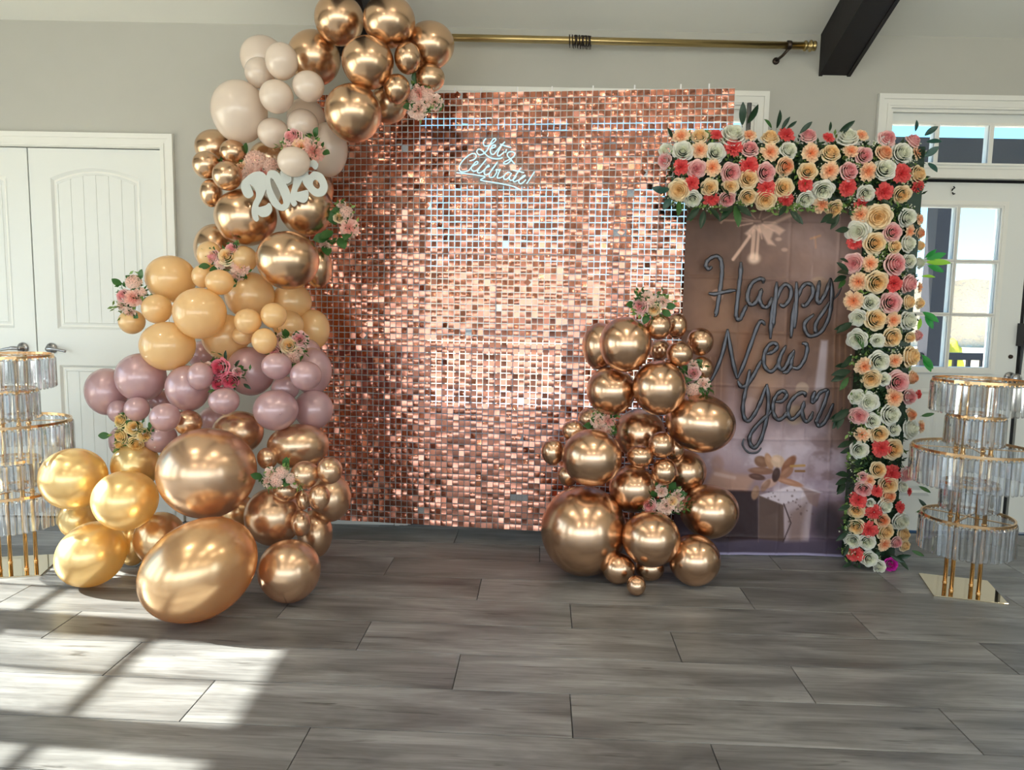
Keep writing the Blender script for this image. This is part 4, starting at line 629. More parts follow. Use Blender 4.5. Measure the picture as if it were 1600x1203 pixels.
NEON = """-0.157,3.944,2.153 -0.171,3.945,2.135 -0.167,3.945,2.117 -0.152,3.943,2.114 -0.13,3.94,2.123 -0.108,3.938,2.141 -0.109,3.938,2.151 -0.121,3.939,2.147 -0.136,3.941,2.123 -0.151,3.943,2.093 -0.17,3.945,2.075 -0.192,3.948,2.07 -0.204,3.949,2.084 -0.198,3.949,2.098 -0.18,3.946,2.095 -0.161,3.944,2.075 -0.138,3.941,2.057 -0.11,3.938,2.049 -0.082,3.935,2.05 -0.07,3.933,2.056;-0.136,3.941,2.099 -0.111,3.938,2.108 -0.108,3.938,2.117 -0.121,3.939,2.117 -0.133,3.941,2.099 -0.132,3.941,2.078 -0.117,3.939,2.072 -0.101,3.937,2.09 -0.083,3.935,2.111 -0.059,3.932,2.135;-0.072,3.934,2.123 -0.089,3.936,2.093 -0.097,3.936,2.071 -0.089,3.936,2.064 -0.073,3.934,2.074 -0.061,3.932,2.085;-0.083,3.935,2.123 -0.055,3.932,2.113 -0.027,3.928,2.106;-0.05,3.931,2.098 -0.055,3.932,2.08;-0.007,3.926,2.023 -0.026,3.928,2.044 -0.045,3.93,2.065 -0.042,3.93,2.08 -0.024,3.928,2.085 -0.007,3.926,2.077 -0.011,3.926,2.062 -0.032,3.929,2.047 -0.057,3.932,2.035 -0.065,3.933,2.026 -0.051,3.931,2.023 -0.032,3.929,2.035 -0.023,3.928,2.047;-0.242,3.954,2.039 -0.217,3.951,2.048 -0.207,3.95,2.063 -0.214,3.95,2.075 -0.233,3.953,2.075 -0.261,3.956,2.057 -0.286,3.959,2.03 -0.296,3.96,2.006 -0.291,3.96,1.987 -0.269,3.957,1.984 -0.244,3.954,1.993 -0.229,3.952,2.011 -0.204,3.949,2.023 -0.198,3.949,2.033 -0.207,3.95,2.036 -0.219,3.951,2.024 -0.232,3.953,2.005 -0.225,3.952,1.989 -0.206,3.95,1.99 -0.179,3.946,2.017 -0.154,3.943,2.048;-0.154,3.943,2.048 -0.179,3.946,2.017 -0.197,3.948,1.993 -0.197,3.948,1.979 -0.178,3.946,1.982 -0.153,3.943,2.005 -0.138,3.941,2.011 -0.144,3.942,2.017 -0.159,3.944,1.999 -0.165,3.945,1.981 -0.159,3.944,1.969 -0.14,3.942,1.975 -0.122,3.94,1.996 -0.097,3.937,2.032;-0.097,3.937,2.032 -0.122,3.94,1.999 -0.137,3.941,1.972 -0.134,3.941,1.956 -0.115,3.939,1.959 -0.1,3.937,1.981 -0.103,3.937,1.996;-0.103,3.937,1.996 -0.087,3.935,1.993 -0.081,3.935,1.996 -0.093,3.936,1.968 -0.096,3.936,1.953 -0.081,3.935,1.953 -0.062,3.932,1.962;-0.028,3.928,1.979 -0.044,3.93,1.98 -0.059,3.932,1.965 -0.062,3.932,1.95 -0.049,3.931,1.945 -0.031,3.929,1.962 -0.022,3.928,1.977 -0.034,3.929,1.953 -0.027,3.928,1.941 -0.012,3.926,1.944 0.003,3.925,1.962;0.026,3.922,2.004 0.006,3.924,1.974 -0.012,3.926,1.947 -0.009,3.926,1.933 0.007,3.924,1.938;-0.016,3.927,1.992 0.015,3.923,1.985 0.043,3.92,1.979;0.007,3.924,1.938 0.031,3.921,1.95 0.048,3.919,1.962 0.044,3.92,1.966 0.028,3.922,1.953 0.016,3.923,1.935 0.023,3.922,1.923 0.038,3.92,1.929 0.053,3.919,1.944;0.096,3.914,1.984 0.075,3.916,1.95 0.057,3.918,1.923;0.046,3.919,1.906 0.044,3.92,1.903;-0.31,3.962,1.98 -0.276,3.958,1.976 -0.235,3.953,1.972 -0.197,3.948,1.966 -0.165,3.945,1.961 -0.162,3.944,1.955 -0.178,3.946,1.947 -0.181,3.946,1.941 -0.152,3.943,1.935 -0.108,3.938,1.929 -0.064,3.933,1.921 -0.021,3.927,1.912 0.008,3.924,1.901 0.03,3.921,1.888"""
HAPPY = """0.994,3.765,1.51 0.98,3.765,1.496 0.965,3.765,1.509 0.969,3.765,1.533 0.99,3.765,1.552 1.016,3.765,1.56 1.036,3.765,1.544 1.045,3.765,1.506 1.046,3.765,1.458 1.041,3.765,1.395 1.034,3.765,1.328 1.026,3.765,1.27 1.019,3.765,1.267;0.983,3.765,1.375 1.013,3.765,1.371 1.051,3.765,1.38 1.089,3.765,1.388 1.121,3.765,1.392;1.138,3.765,1.534 1.14,3.765,1.484 1.136,3.765,1.426 1.132,3.765,1.359 1.128,3.765,1.291 1.13,3.765,1.257 1.143,3.765,1.243 1.154,3.765,1.258 1.165,3.765,1.287 1.18,3.765,1.321;1.257,3.765,1.428 1.253,3.765,1.45 1.231,3.765,1.449 1.203,3.765,1.432 1.186,3.765,1.398 1.181,3.765,1.359 1.189,3.765,1.331 1.209,3.765,1.321 1.232,3.765,1.346 1.245,3.765,1.38 1.251,3.765,1.404;1.251,3.765,1.404 1.242,3.765,1.356 1.253,3.765,1.322 1.273,3.765,1.308 1.292,3.765,1.323 1.304,3.765,1.362;1.324,3.765,1.439 1.323,3.765,1.372 1.321,3.765,1.304 1.318,3.765,1.246 1.318,3.765,1.207;1.315,3.765,1.362 1.31,3.765,1.294 1.307,3.765,1.222 1.309,3.765,1.149;1.329,3.765,1.343 1.345,3.765,1.401 1.368,3.765,1.425 1.393,3.765,1.411 1.4,3.765,1.373 1.383,3.765,1.334 1.362,3.765,1.317 1.345,3.765,1.329;1.423,3.765,1.441 1.428,3.765,1.364 1.428,3.765,1.272 1.427,3.765,1.204;1.421,3.765,1.345 1.415,3.765,1.248 1.412,3.765,1.155;1.435,3.765,1.354 1.447,3.765,1.403 1.474,3.765,1.432 1.504,3.765,1.421 1.509,3.765,1.38 1.49,3.765,1.341 1.471,3.765,1.319 1.456,3.765,1.331;1.539,3.765,1.45 1.535,3.765,1.404 1.532,3.765,1.361 1.541,3.765,1.335 1.561,3.765,1.361 1.58,3.765,1.405 1.593,3.765,1.46;1.593,3.765,1.463 1.606,3.765,1.396 1.605,3.765,1.324 1.597,3.765,1.261 1.571,3.765,1.202 1.543,3.765,1.177 1.505,3.765,1.169 1.481,3.765,1.2 1.481,3.765,1.239 1.523,3.765,1.279;1.601,3.765,1.348 1.566,3.765,1.289 1.535,3.765,1.235 1.535,3.765,1.196 1.548,3.765,1.182;1.61,3.765,1.348 1.637,3.765,1.382 1.652,3.765,1.416"""
NEW = """1.012,3.765,0.924 1.042,3.765,0.991 1.07,3.765,1.081 1.088,3.765,1.195;1.088,3.765,1.197 1.108,3.765,1.094 1.13,3.765,1.005 1.15,3.765,0.942;1.15,3.765,0.942 1.18,3.765,1.023 1.211,3.765,1.125 1.239,3.765,1.215 1.258,3.765,1.238 1.278,3.765,1.219;1.152,3.765,0.936 1.175,3.765,0.903 1.209,3.765,0.922 1.242,3.765,0.983 1.269,3.765,1.043;1.291,3.765,1.073 1.326,3.765,1.086 1.345,3.765,1.113 1.324,3.765,1.13 1.295,3.765,1.109 1.28,3.765,1.061 1.285,3.765,1.013 1.314,3.765,0.984 1.343,3.765,1.002 1.356,3.765,1.039;1.39,3.765,1.12 1.363,3.765,1.063 1.357,3.765,1.015 1.376,3.765,0.994 1.398,3.765,1.021 1.411,3.765,1.057 1.433,3.765,1.097;1.433,3.765,1.094 1.421,3.765,1.04 1.42,3.765,1.01 1.403,3.765,0.985 1.38,3.765,0.979;1.42,3.765,1.01 1.456,3.765,1.004 1.484,3.765,1.041 1.498,3.765,1.095 1.49,3.765,1.127 1.469,3.765,1.13"""
YEAR = """1.212,3.765,0.994 1.203,3.765,0.928 1.192,3.765,0.861 1.186,3.765,0.795 1.198,3.765,0.74 1.22,3.765,0.728 1.248,3.765,0.765 1.275,3.765,0.826 1.3,3.765,0.911;1.302,3.765,0.921 1.312,3.765,0.863 1.316,3.765,0.791 1.305,3.765,0.705 1.285,3.765,0.626 1.257,3.765,0.588 1.235,3.765,0.606 1.23,3.765,0.649 1.263,3.765,0.705 1.309,3.765,0.754 1.334,3.765,0.788;1.2,3.765,0.636 1.196,3.765,0.6 1.228,3.765,0.563 1.271,3.765,0.564 1.293,3.765,0.589;1.352,3.765,0.828 1.388,3.765,0.835 1.407,3.765,0.865 1.385,3.765,0.886 1.356,3.765,0.864 1.341,3.765,0.822 1.344,3.765,0.773 1.367,3.765,0.737 1.399,3.765,0.75 1.415,3.765,0.78;1.504,3.765,0.855 1.494,3.765,0.879 1.458,3.765,0.866 1.425,3.765,0.823 1.419,3.765,0.774 1.436,3.765,0.741 1.465,3.765,0.757 1.492,3.765,0.8 1.499,3.765,0.837;1.499,3.765,0.837 1.49,3.765,0.782 1.508,3.765,0.734 1.532,3.765,0.74 1.547,3.765,0.783;1.553,3.765,0.889 1.543,3.765,0.862 1.541,3.765,0.831 1.556,3.765,0.844 1.577,3.765,0.88 1.607,3.765,0.893 1.616,3.765,0.881 1.6,3.765,0.814 1.579,3.765,0.759 1.569,3.765,0.729 1.585,3.765,0.708 1.611,3.765,0.729 1.632,3.765,0.772 1.65,3.765,0.827"""
DIGITS = """-1.276,3.54,1.819 -1.273,3.54,1.84 -1.259,3.54,1.86 -1.234,3.54,1.881 -1.204,3.54,1.893 -1.174,3.54,1.888 -1.157,3.54,1.865 -1.154,3.54,1.839 -1.161,3.54,1.812 -1.169,3.54,1.789 -1.183,3.54,1.759 -1.195,3.54,1.729 -1.162,3.54,1.736 -1.144,3.54,1.748 -1.132,3.54,1.728 -1.134,3.54,1.707 -1.148,3.54,1.689 -1.166,3.54,1.683 -1.184,3.54,1.685 -1.197,3.54,1.694 -1.192,3.54,1.673 -1.2,3.54,1.662 -1.212,3.54,1.666 -1.222,3.54,1.685 -1.226,3.54,1.714 -1.219,3.54,1.747 -1.206,3.54,1.776 -1.209,3.54,1.803 -1.218,3.54,1.82 -1.228,3.54,1.829 -1.235,3.54,1.832 -1.22,3.54,1.791 -1.226,3.54,1.776 -1.241,3.54,1.769 -1.257,3.54,1.775 -1.269,3.54,1.793;-1.153,3.54,1.891 -1.135,3.54,1.9 -1.111,3.54,1.895 -1.091,3.54,1.872 -1.07,3.54,1.843 -1.053,3.54,1.808 -1.044,3.54,1.776 -1.048,3.54,1.747 -1.06,3.54,1.723 -1.081,3.54,1.713 -1.102,3.54,1.718 -1.126,3.54,1.734 -1.138,3.54,1.751 -1.149,3.54,1.774 -1.161,3.54,1.815 -1.163,3.54,1.853;-1.14,3.54,1.862 -1.127,3.54,1.857 -1.112,3.54,1.834 -1.095,3.54,1.799 -1.081,3.54,1.764 -1.079,3.54,1.746 -1.09,3.54,1.743 -1.108,3.54,1.766 -1.125,3.54,1.798 -1.138,3.54,1.833;-1.094,3.54,1.892 -1.075,3.54,1.913 -1.039,3.54,1.923 -1.004,3.54,1.914 -0.986,3.54,1.891 -0.989,3.54,1.862 -1.002,3.54,1.836 -1.016,3.54,1.802 -0.987,3.54,1.807 -0.966,3.54,1.81 -0.962,3.54,1.789 -0.967,3.54,1.766 -0.982,3.54,1.752 -1.003,3.54,1.756 -1.021,3.54,1.763 -1.015,3.54,1.747 -1.027,3.54,1.734 -1.039,3.54,1.741 -1.045,3.54,1.759 -1.046,3.54,1.788 -1.039,3.54,1.817 -1.034,3.54,1.844 -1.031,3.54,1.873 -1.043,3.54,1.873 -1.043,3.54,1.852 -1.055,3.54,1.841 -1.07,3.54,1.84 -1.085,3.54,1.858;-0.963,3.54,1.81 -0.987,3.54,1.842 -0.989,3.54,1.871 -0.98,3.54,1.903 -0.971,3.54,1.927 -0.958,3.54,1.944 -0.938,3.54,1.95 -0.921,3.54,1.936 -0.92,3.54,1.922 -0.928,3.54,1.908 -0.939,3.54,1.91 -0.95,3.54,1.92 -0.962,3.54,1.915 -0.967,3.54,1.895 -0.961,3.54,1.88 -0.944,3.54,1.895 -0.926,3.54,1.897 -0.902,3.54,1.887 -0.885,3.54,1.864 -0.874,3.54,1.832 -0.878,3.54,1.806 -0.891,3.54,1.788 -0.912,3.54,1.781 -0.933,3.54,1.784 -0.951,3.54,1.796;-0.94,3.54,1.854 -0.93,3.54,1.86 -0.918,3.54,1.852 -0.909,3.54,1.834 -0.912,3.54,1.82 -0.921,3.54,1.817 -0.934,3.54,1.825 -0.943,3.54,1.84"""
# ------------------------------------------------------------ curtain rod
t = empty('curtain_rod', (.34, 4.14, 2.708)); tag(t, 'long brass curtain rod high on the wall above the sequin panel', 'curtain rod')
b = MB(); b.cyl((-1.46, 0, .012), (1.195, 0, -.002), .019, 16); b.build('rod', M['brass'], t, True)
b = MB(); b.lathe([(.020, 0), (.027, .004), (.027, .012), (.018, .016), (.018, .026), (.030, .032), (.030, .040), (.016, .046), (.026, .052), (.026, .062), (.006, .068)], (1.19, 0, -.002), 16, 'x'); b.build('finial', M['brass'], t, True)
for bx_ in (1.10, -1.3):
    b = MB(); b.lathe([(.023, 0), (.024, .004), (.024, .018), (.023, .022)], (bx_, 0, 0), 14, 'x'); b.tube([(bx_+.01, 0, -.02), (bx_-.01, .03, -.045), (bx_-.02, .095, -.05)], .008, 8)
    b.lathe([(.019, .105), (.019, .098), (.010, .094)], (bx_-.02, 0, -.05), 12, 'y'); b.build('bracket', M['bronze'], t, True)
rm = MB(); rm.tube([(0, .026*math.cos(a), .026*math.sin(a)) for a in np.linspace(0, 2*PI, 20, endpoint=False)], .0028, 6, closed=True); rm.tube([(0, 0, -.027), (0, .003, -.036), (0, -.003, -.042)], .0018, 5)
rme = rm.mesh('curtain_ring', M['bronze'], True)
rg = random.Random(4)
for k in range(15):
    x = .325+(0, .016)[k] if k < 2 else .352+.0072*(k-2)
    o = link('curtain_ring', rme); o.location = (x-.05, 4.14, 2.708+.010-.005*k/15-.004); o.rotation_euler = (rg.uniform(-.2, .2), rg.uniform(-.06, .06), rg.uniform(-.25, .25))
    tag(o, 'dark curtain ring bunched with others on the brass rod' if k > 1 else ('dark curtain ring hanging at the left end of the bunch on the rod', 'second dark curtain ring from the left on the rod')[k], 'curtain ring', 'curtain rings on the rod')

# ------------------------------------------------------------ sequin panel wall
M['sequin'] = mat('rose_copper_sequin', (.54, .225, .155), .17, 1)
M['clearback'] = mat('translucent_backing', (.75, .75, .75), .4)
nt, N, L, b, o = nodes(M['clearback'])
tr = N.new('ShaderNodeBsdfTransparent'); tl = N.new('ShaderNodeBsdfTranslucent'); tl.inputs[0].default_value = (.9, .9, .9, 1)
m1 = N.new('ShaderNodeMixShader'); m1.inputs[0].default_value = .5; m2 = N.new('ShaderNodeMixShader'); m2.inputs[0].default_value = .26
L.new(b.outputs[0], m1.inputs[1]); L.new(tl.outputs[0], m1.inputs[2]); L.new(tr.outputs[0], m2.inputs[1]); L.new(m1.outputs[0], m2.inputs[2]); L.new(m2.outputs[0], o.inputs[0])
sw = empty('sequin_wall', (-.03, 3.974, .068), math.atan(-.119)); tag(sw, 'tall rose copper sequin panel wall standing before the window', 'backdrop')
NX, NZ, PX, PZ = 70, 70, .0322, .03325
W_, H_ = NX*PX, NZ*PZ
bk = MB(); bk.box(-.1605, .1605, 0, .0012, .0003, 10*PZ-.0003)
for k in range(11):
    bk.box(-.161+k*PX-.0005, -.161+k*PX+.0005, -.003, 0, 0, 10*PZ-.001); bk.box(-.161, .161, -.003, 0, k*PZ-.0005 if k else 0, min(k*PZ+.0005, 10*PZ-.001))
bme = bk.mesh('backing_panel', M['clearback'])
for i in range(7):
    for j in range(7): o = link('backing_panel', bme, sw); o.location = (-W_/2+(i+.5)*10*PX, .004, j*10*PZ)
rs = random.Random(11)
def sequin(cx, cz, tilt, yaw, roll, bow, s=.0141):
    # a slightly bowed square hanging from its two top pegs
    vs = []
    Mx = Matrix.Translation((cx, -.006, cz+s)) @ Euler((tilt, roll, yaw)).to_matrix().to_4x4()
    for j in range(3):
        for i in range(3):
            x = (i-1)*s; z = -j*s
            vs.append(Mx @ Vector((x, -bow*(1-(j-1)**2)-abs(bow)*.6*(1-(i-1)**2), z)))
    fs = [(j*3+i, (j+1)*3+i, (j+1)*3+i+1, j*3+i+1) for j in range(2) for i in range(2)]
    return vs, fs
def params():
    r = rs.random()
    if r < .80: return rs.gauss(-.05, .06), rs.gauss(0, .06), rs.gauss(0, .006), rs.gauss(.0008, .0014)
    return rs.gauss(-.16, .12), rs.gauss(0, .14), rs.gauss(0, .02), rs.gauss(.001, .0022)
protos = []
for k in range(16):
    vs, fs = sequin(0, 0, *params()); mbs = MB(); mbs.add(vs, fs); mbs.box(-.010, -.0085, -.008, -.003, .011, .0125); mbs.box(.0085, .010, -.008, -.003, .011, .0125)
    protos.append(mbs.mesh('sequin', M['sequin'], True))
stf = MB(); nind = 0
coltilt = [rs.gauss(0, .015) for _ in range(NX)]; pant = {(i, j): (rs.gauss(0, .02), rs.gauss(0, .02)) for i in range(8) for j in range(8)}
for j in range(NZ):
    for i in range(NX):
        cx, cz = -W_/2+(i+.5)*PX, (j+.5)*PZ
        wx, wz = cx-.03, cz+.075
        if rs.random() < .0025: continue
        # the clearest stretch of the panel, between the two balloon columns, singly
        if nind < 300 and 30 <= i < 50 and 22 <= j < 38:
            o = link('sequin', protos[rs.randrange(16)], sw); o.location = (cx, 0, cz); o.rotation_euler = (rs.gauss(0, .03), rs.gauss(0, .006), rs.gauss(0, .03)); nind += 1; continue
        p = params(); a = pant[(i//10, j//10)]
        vs, fs = sequin(cx, cz, p[0]+a[0], p[1]+a[1]+coltilt[i], p[2] if rs.random() > .003 else .7, p[3]); stf.add(vs, fs)
        stf.add([(cx-.0098, -.009, cz+.0115), (cx-.0080, -.009, cz+.0115), (cx-.0080, -.009, cz+.0135), (cx-.0098, -.009, cz+.0135), (cx+.0080, -.009, cz+.0115), (cx+.0098, -.009, cz+.0115), (cx+.0098, -.009, cz+.0135), (cx+.0080, -.009, cz+.0135)], [(0, 1, 2, 3), (4, 5, 6, 7)])
so_ = link('sequin', None, sw) if False else None
me = bpy.data.meshes.new('sequins'); me.from_pydata(stf.v, [], stf.f); me.materials.append(M['sequin']); me.polygons.foreach_set('use_smooth', [True]*len(me.polygons)); so_ = link('sequin', me, sw); tag(so_, kind='stuff')
cb = MB(); cb.bbox(-.0035, .0035, -.002, .004, -.03, .022, .001); cme = cb.mesh('clip', M['whiteplastic'])
for x in (-.62, -.46, -.30, -.16, .03, .21, .42, .63, .86, 1.0): o = link('clip', cme, sw); o.location = (x, 0, H_+.002)
fr = MB(); fr.box(-W_/2, W_/2, .012, .03, H_-.035, H_+.004); fr.box(-W_/2, W_/2, .012, .03, .0, .03); fr.build('rail', M['whiteplastic'], sw)
for x in (-W_/2+.01, W_/2-.01):
    fr = MB(); fr.box(x-.008, x+.008, .012, .03, -.06, H_); fr.box(x-.02, x+.02, .0, .12, -.067, -.055); fr.build('post', M['whiteplastic'], sw)

# ------------------------------------------------------------ neon sign
def parse(s): return [[tuple(map(float, q.split(','))) for q in st.split(' ')] for st in s.split(';')]
def emis(name, col, st):
    m = bpy.data.materials.new(name); m.use_nodes = True; b = m.node_tree.nodes['Principled BSDF']
    b.inputs['Base Color'].default_value = (.9, .95, .95, 1); b.inputs['Emission Color'].default_value = (*col, 1); b.inputs['Emission Strength'].default_value = st; return m
M['neon'] = emis('white_neon_tube', (.50, .88, 1.0), 1.0); M['neon'].node_tree.nodes['Principled BSDF'].inputs['Base Color'].default_value = (.3, .35, .38, 1)
ns = empty('neon_sign', (-.05, 3.93, 1.98)); tag(ns, "white glowing neon sign reading Let's Celebrate! hung on the sequin panel", 'sign')
nst = parse(NEON)
allp = [q for s in nst for q in s]
for s in nst:
    m_ = MB(); m_.tube(smooth_pts([(x+.05, y-3.93, z-1.98) for x, y, z in s], 5), .0031, 8); m_.build('neon_tube', M['neon'], ns, True)
hull = [(732, 238), (740, 222), (755, 210), (778, 210), (806, 226), (812, 244), (822, 254), (840, 262), (842, 272), (822, 300), (812, 304), (770, 290), (748, 284), (712, 275), (708, 266), (718, 248)]
xs_ = [q[0] for q in allp]; zs_ = [q[2] for q in allp]; x0, x1, z0, z1 = min(xs_), max(xs_), min(zs_), max(zs_)
hp = [(x0+(px-713)/(835-713)*(x1-x0)+.05, z1-(py-215)/(298-215)*(z1-z0)-1.98) for px, py in hull]
hc = [(p[0], p[1]) for p in smooth_pts([(a, b_, 0) for a, b_ in hp], 4, True)]
ba = MB(); ba.prism(hc, 'y', .0065, .0095); ba.build('acrylic_backing', M['acrylic'], ns).rotation_euler = (0, 0, math.atan(-.119))
cab = MB(); cab.tube(smooth_pts([(.10, -.0, -.12), (.13, .002, -.22), (.10, .002, -.34), (.14, .004, -.5)], 6), .0012, 5); cab.build('cord', M['acrylic'], ns, True)

# ------------------------------------------------------------ balloons
def balloon_mesh(mkey):
    n, m_ = 28, 40; mb = MB()
    prof = []
    for i in range(n+1):
        th = PI*i/n; z = math.cos(th); r = math.sin(th)*(1+.035*z); prof.append((max(r, .0015), z))
    mb.lathe(prof, n=m_); return mb.mesh('balloon', BM[mkey], True)
BME = {k: balloon_mesh(k) for k in BM}
kn = {}
for k in BM:
    q = MB(); q.lathe([(.055, -.01), (.035, .02), (.020, .045), (.030, .06), (.032, .07), (.020, .072)], n=12); kn[k] = q.mesh('knot', BM[k], True)
gname = dict(c='copper chrome balloons of the left garland', w='cream balloons of the left garland', p='peach balloons of the left garland', m='mauve balloons of the left garland',
             g='rose gold balloons of the left garland', s='rose gold balloons of the left garland', y='sunlit gold balloons of the left garland', r='gold balloons of the right column')
rb = random.Random(5)
for loc_, sc_, rot_, mk, knp, lab in BALLOONS:
    o = link('balloon', BME[mk]); o.location = loc_
    o.scale = sc_
    Rm = Matrix.Rotation(rot_[1], 4, 'Z') @ Matrix.Rotation(rot_[0], 4, 'X') @ Matrix.Rotation(-rot_[2]-R(1.0), 4, 'Y')
    o.rotation_euler = Rm.to_euler()
    tag(o, lab, 'balloon', gname[mk])
    if knp:
        c = link('knot', kn[mk], o); v = Vector(knp).normalized(); c.location = v*.985; c.rotation_euler = v.to_track_quat('Z', 'Y').to_euler()

# ------------------------------------------------------------ white 2026 sign
M['signwhite'] = mat('matt_white_board', (.50, .53, .50), .5)
D = parse(DIGITS); sy = D[0][0][1]
nsn = empty('number_sign', (-1.1, sy, 2.0)); tag(nsn, 'white cut-out number sign reading 2026 tied on the copper balloons', 'sign')
groups = [(D[0], None), (D[1], D[2]), (D[3], None), (D[4], D[5])]
for gi, (outl, hole) in enumerate(groups):
    cu = bpy.data.curves.new('digit', 'CURVE'); cu.dimensions = '2D'; cu.fill_mode = 'BOTH'; cu.extrude = .003; cu.bevel_depth = .0006
    for pl in (outl, hole):
        if not pl: continue
        pts = smooth_pts([(p[0]+1.1, p[2]-2.0, 0) for p in pl], 4, True)
        sp = cu.splines.new('POLY'); sp.points.add(len(pts)-1); sp.use_cyclic_u = True
        for q, p in zip(sp.points, pts): q.co = (p[0], p[1], 0, 1)
    cu.materials.append(M['signwhite'])
    o = link('digit', cu, nsn); bpy.context.view_layer.update(); dm = bpy.data.meshes.new_from_object(o); bpy.data.objects.remove(o); o = link('digit', dm, nsn); o.rotation_euler = (R(90), 0, 0); o.location = (0, -.0008*gi, 0)
nsn.rotation_euler = (R(-6), 0, 0)

# ------------------------------------------------------------ flowers
def petal(mb, ang, r0, r1, w, z0, z1, cup=.25, curl=.12, nu=4, nv=3, ruf=0, rnd=None):
    vs = []
    for j in range(nv+1):
        v = j/nv; rr = r0+(r1-r0)*v**.8; zz = z0+(z1-z0)*(v**.7)-curl*max(0, v-.6)**2*6
        ww = w*math.sin(PI*(.18+.70*v))**.7
        for i in range(nu+1):
            u = 2*i/nu-1; a = ang+u*ww
            k = rr-cup*(u*u)*.35*rr*(v)
            rz = ruf*(rnd.uniform(-1, 1) if rnd and v > .6 else 0)
            vs.append((k*math.cos(a), k*math.sin(a), zz-.10*u*u*v+rz))
    mb.add(vs, [(j*(nu+1)+i, j*(nu+1)+i+1, (j+1)*(nu+1)+i+1, (j+1)*(nu+1)+i) for j in range(nv) for i in range(nu)])
def rose(seed):
    rnd = random.Random(seed); mb = MB()
    layers = [(2, .10, .13, 1.7, .30, .82), (3, .16, .25, 1.4, .25, .84), (3, .24, .40, 1.3, .15, .80), (4, .34, .56, 1.1, .02, .72), (5, .44, .73, .95, -.12, .58), (5, .52, .88, .92, -.25, .38), (6, .56, 1.02, .80, -.34, .12)]
    for li, (n, r0, r1, w_, z0, z1) in enumerate(layers):
        a0 = rnd.random()*6
        for k in range(n): petal(mb, a0+2*PI*k/n+rnd.uniform(-.15, .15), r0, r1*rnd.uniform(.95, 1.05), w_, z0, z1+rnd.uniform(-.04, .04), .12+.03*li, .015+.03*li, 6, 4)
    mb.lathe([(.02, -.5), (.05, -.2), (.22, -.05), (.10, .02)], n=6)
    return mb
def carnation(seed):
    rnd = random.Random(seed); mb = MB()
    for n, r1, z1 in ((5, .30, .55), (7, .55, .48), (9, .80, .34), (10, 1.0, .14)):
        a0 = rnd.random()*6
        for k in range(n): petal(mb, a0+2*PI*k/n+rnd.uniform(-.3, .3), .05, r1*rnd.uniform(.85, 1.12), .5, -.05, z1+rnd.uniform(-.1, .1), -.2, 0, 5, 3, .09, rnd)
    return mb
def cluster(seed):
    # a head of many tiny five-petalled florets
    rnd = random.Random(seed); mb = MB(); n = 44
    for k in range(n):
        z = 1-(k+.5)/n*1.05; ph = k*2.39996; rr = math.sqrt(max(0, 1-z*z)); d = Vector((rr*math.cos(ph), rr*math.sin(ph), max(-.1, z))).normalized()
        q = d.to_track_quat('Z', 'Y'); c = d*.78; c.z *= .75
        for i in range(5):
            a = 2*PI*i/5+rnd.random()*.4; s = .36
            tri = [Vector((0, 0, 0)), Vector((s*.6*math.cos(a-.5), s*.6*math.sin(a-.5), .05)), Vector((s*math.cos(a), s*math.sin(a), .11)), Vector((s*.6*math.cos(a+.5), s*.6*math.sin(a+.5), .05))]
            mb.add([c+q @ t_ for t_ in tri], [(0, 1, 2, 3)])
    return mb
def flower_mat(name, edge, centre, tr=.34):
    m = mat(name, edge, .6); nt, N, L, b, o = nodes(m)
    t = N.new('ShaderNodeTexCoord'); ln = N.new('ShaderNodeVectorMath'); ln.operation = 'LENGTH'; mul = N.new('ShaderNodeVectorMath'); mul.operation = 'MULTIPLY'; mul.inputs[1].default_value = (1, 1, 0)
    L.new(t.outputs['Object'], mul.inputs[0]); L.new(mul.outputs[0], ln.inputs[0])
    r = N.new('ShaderNodeValToRGB'); L.new(ln.outputs['Value'], r.inputs[0]); r.color_ramp.elements[0].position = .12; r.color_ramp.elements[0].color = (*centre, 1); r.color_ramp.elements[1].position = .85; r.color_ramp.elements[1].color = (*edge, 1)
    L.new(r.outputs[0], b.inputs['Base Color']); b.inputs['Specular IOR Level'].default_value = .2
    return mix_translucent(m, edge, tr)
FM = dict(w=flower_mat('white_petal', (.93, .94, .87), (.90, .92, .74)), c=flower_mat('cream_petal', (1., .86, .60), (1., .66, .28)), p=flower_mat('peach_petal', (1., .78, .54), (.95, .32, .14)),
          k=flower_mat('blush_rose_petal', (.98, .68, .65), (.92, .36, .40)), r=flower_mat('coral_petal', (.88, .16, .15), (.75, .07, .08)), m=flower_mat('magenta_petal', (.75, .04, .50), (.7, .03, .4)),
          b=flower_mat('pale_blush_petal', (.98, .78, .68), (.95, .62, .52)), n=flower_mat('salmon_petal', (.98, .66, .56), (.92, .40, .34)), K=flower_mat('bright_pink_petal', (.92, .30, .38), (.85, .12, .22)), g=flower_mat('yellow_cream_petal', (1., .84, .46), (.95, .60, .20)))
FME = {}
for t_ in 'wckmKg': FME[t_] = [('rose', rose(i+1).mesh('rose', FM[t_], True)) for i in range(3)]
for t_ in 'prn': FME[t_] = [('carnation', carnation(i+11).mesh('carnation', FM[t_], False)) for i in range(3)]
FME['b'] = [('hydrangea', cluster(21).mesh('hydrangea', FM['b']))]+[('carnation', carnation(31+i).mesh('carnation', FM['b'], False)) for i in range(2)]
FME['p'].append(('rose', rose(9).mesh('rose', FM['p'], True)))
rf = random.Random(8)
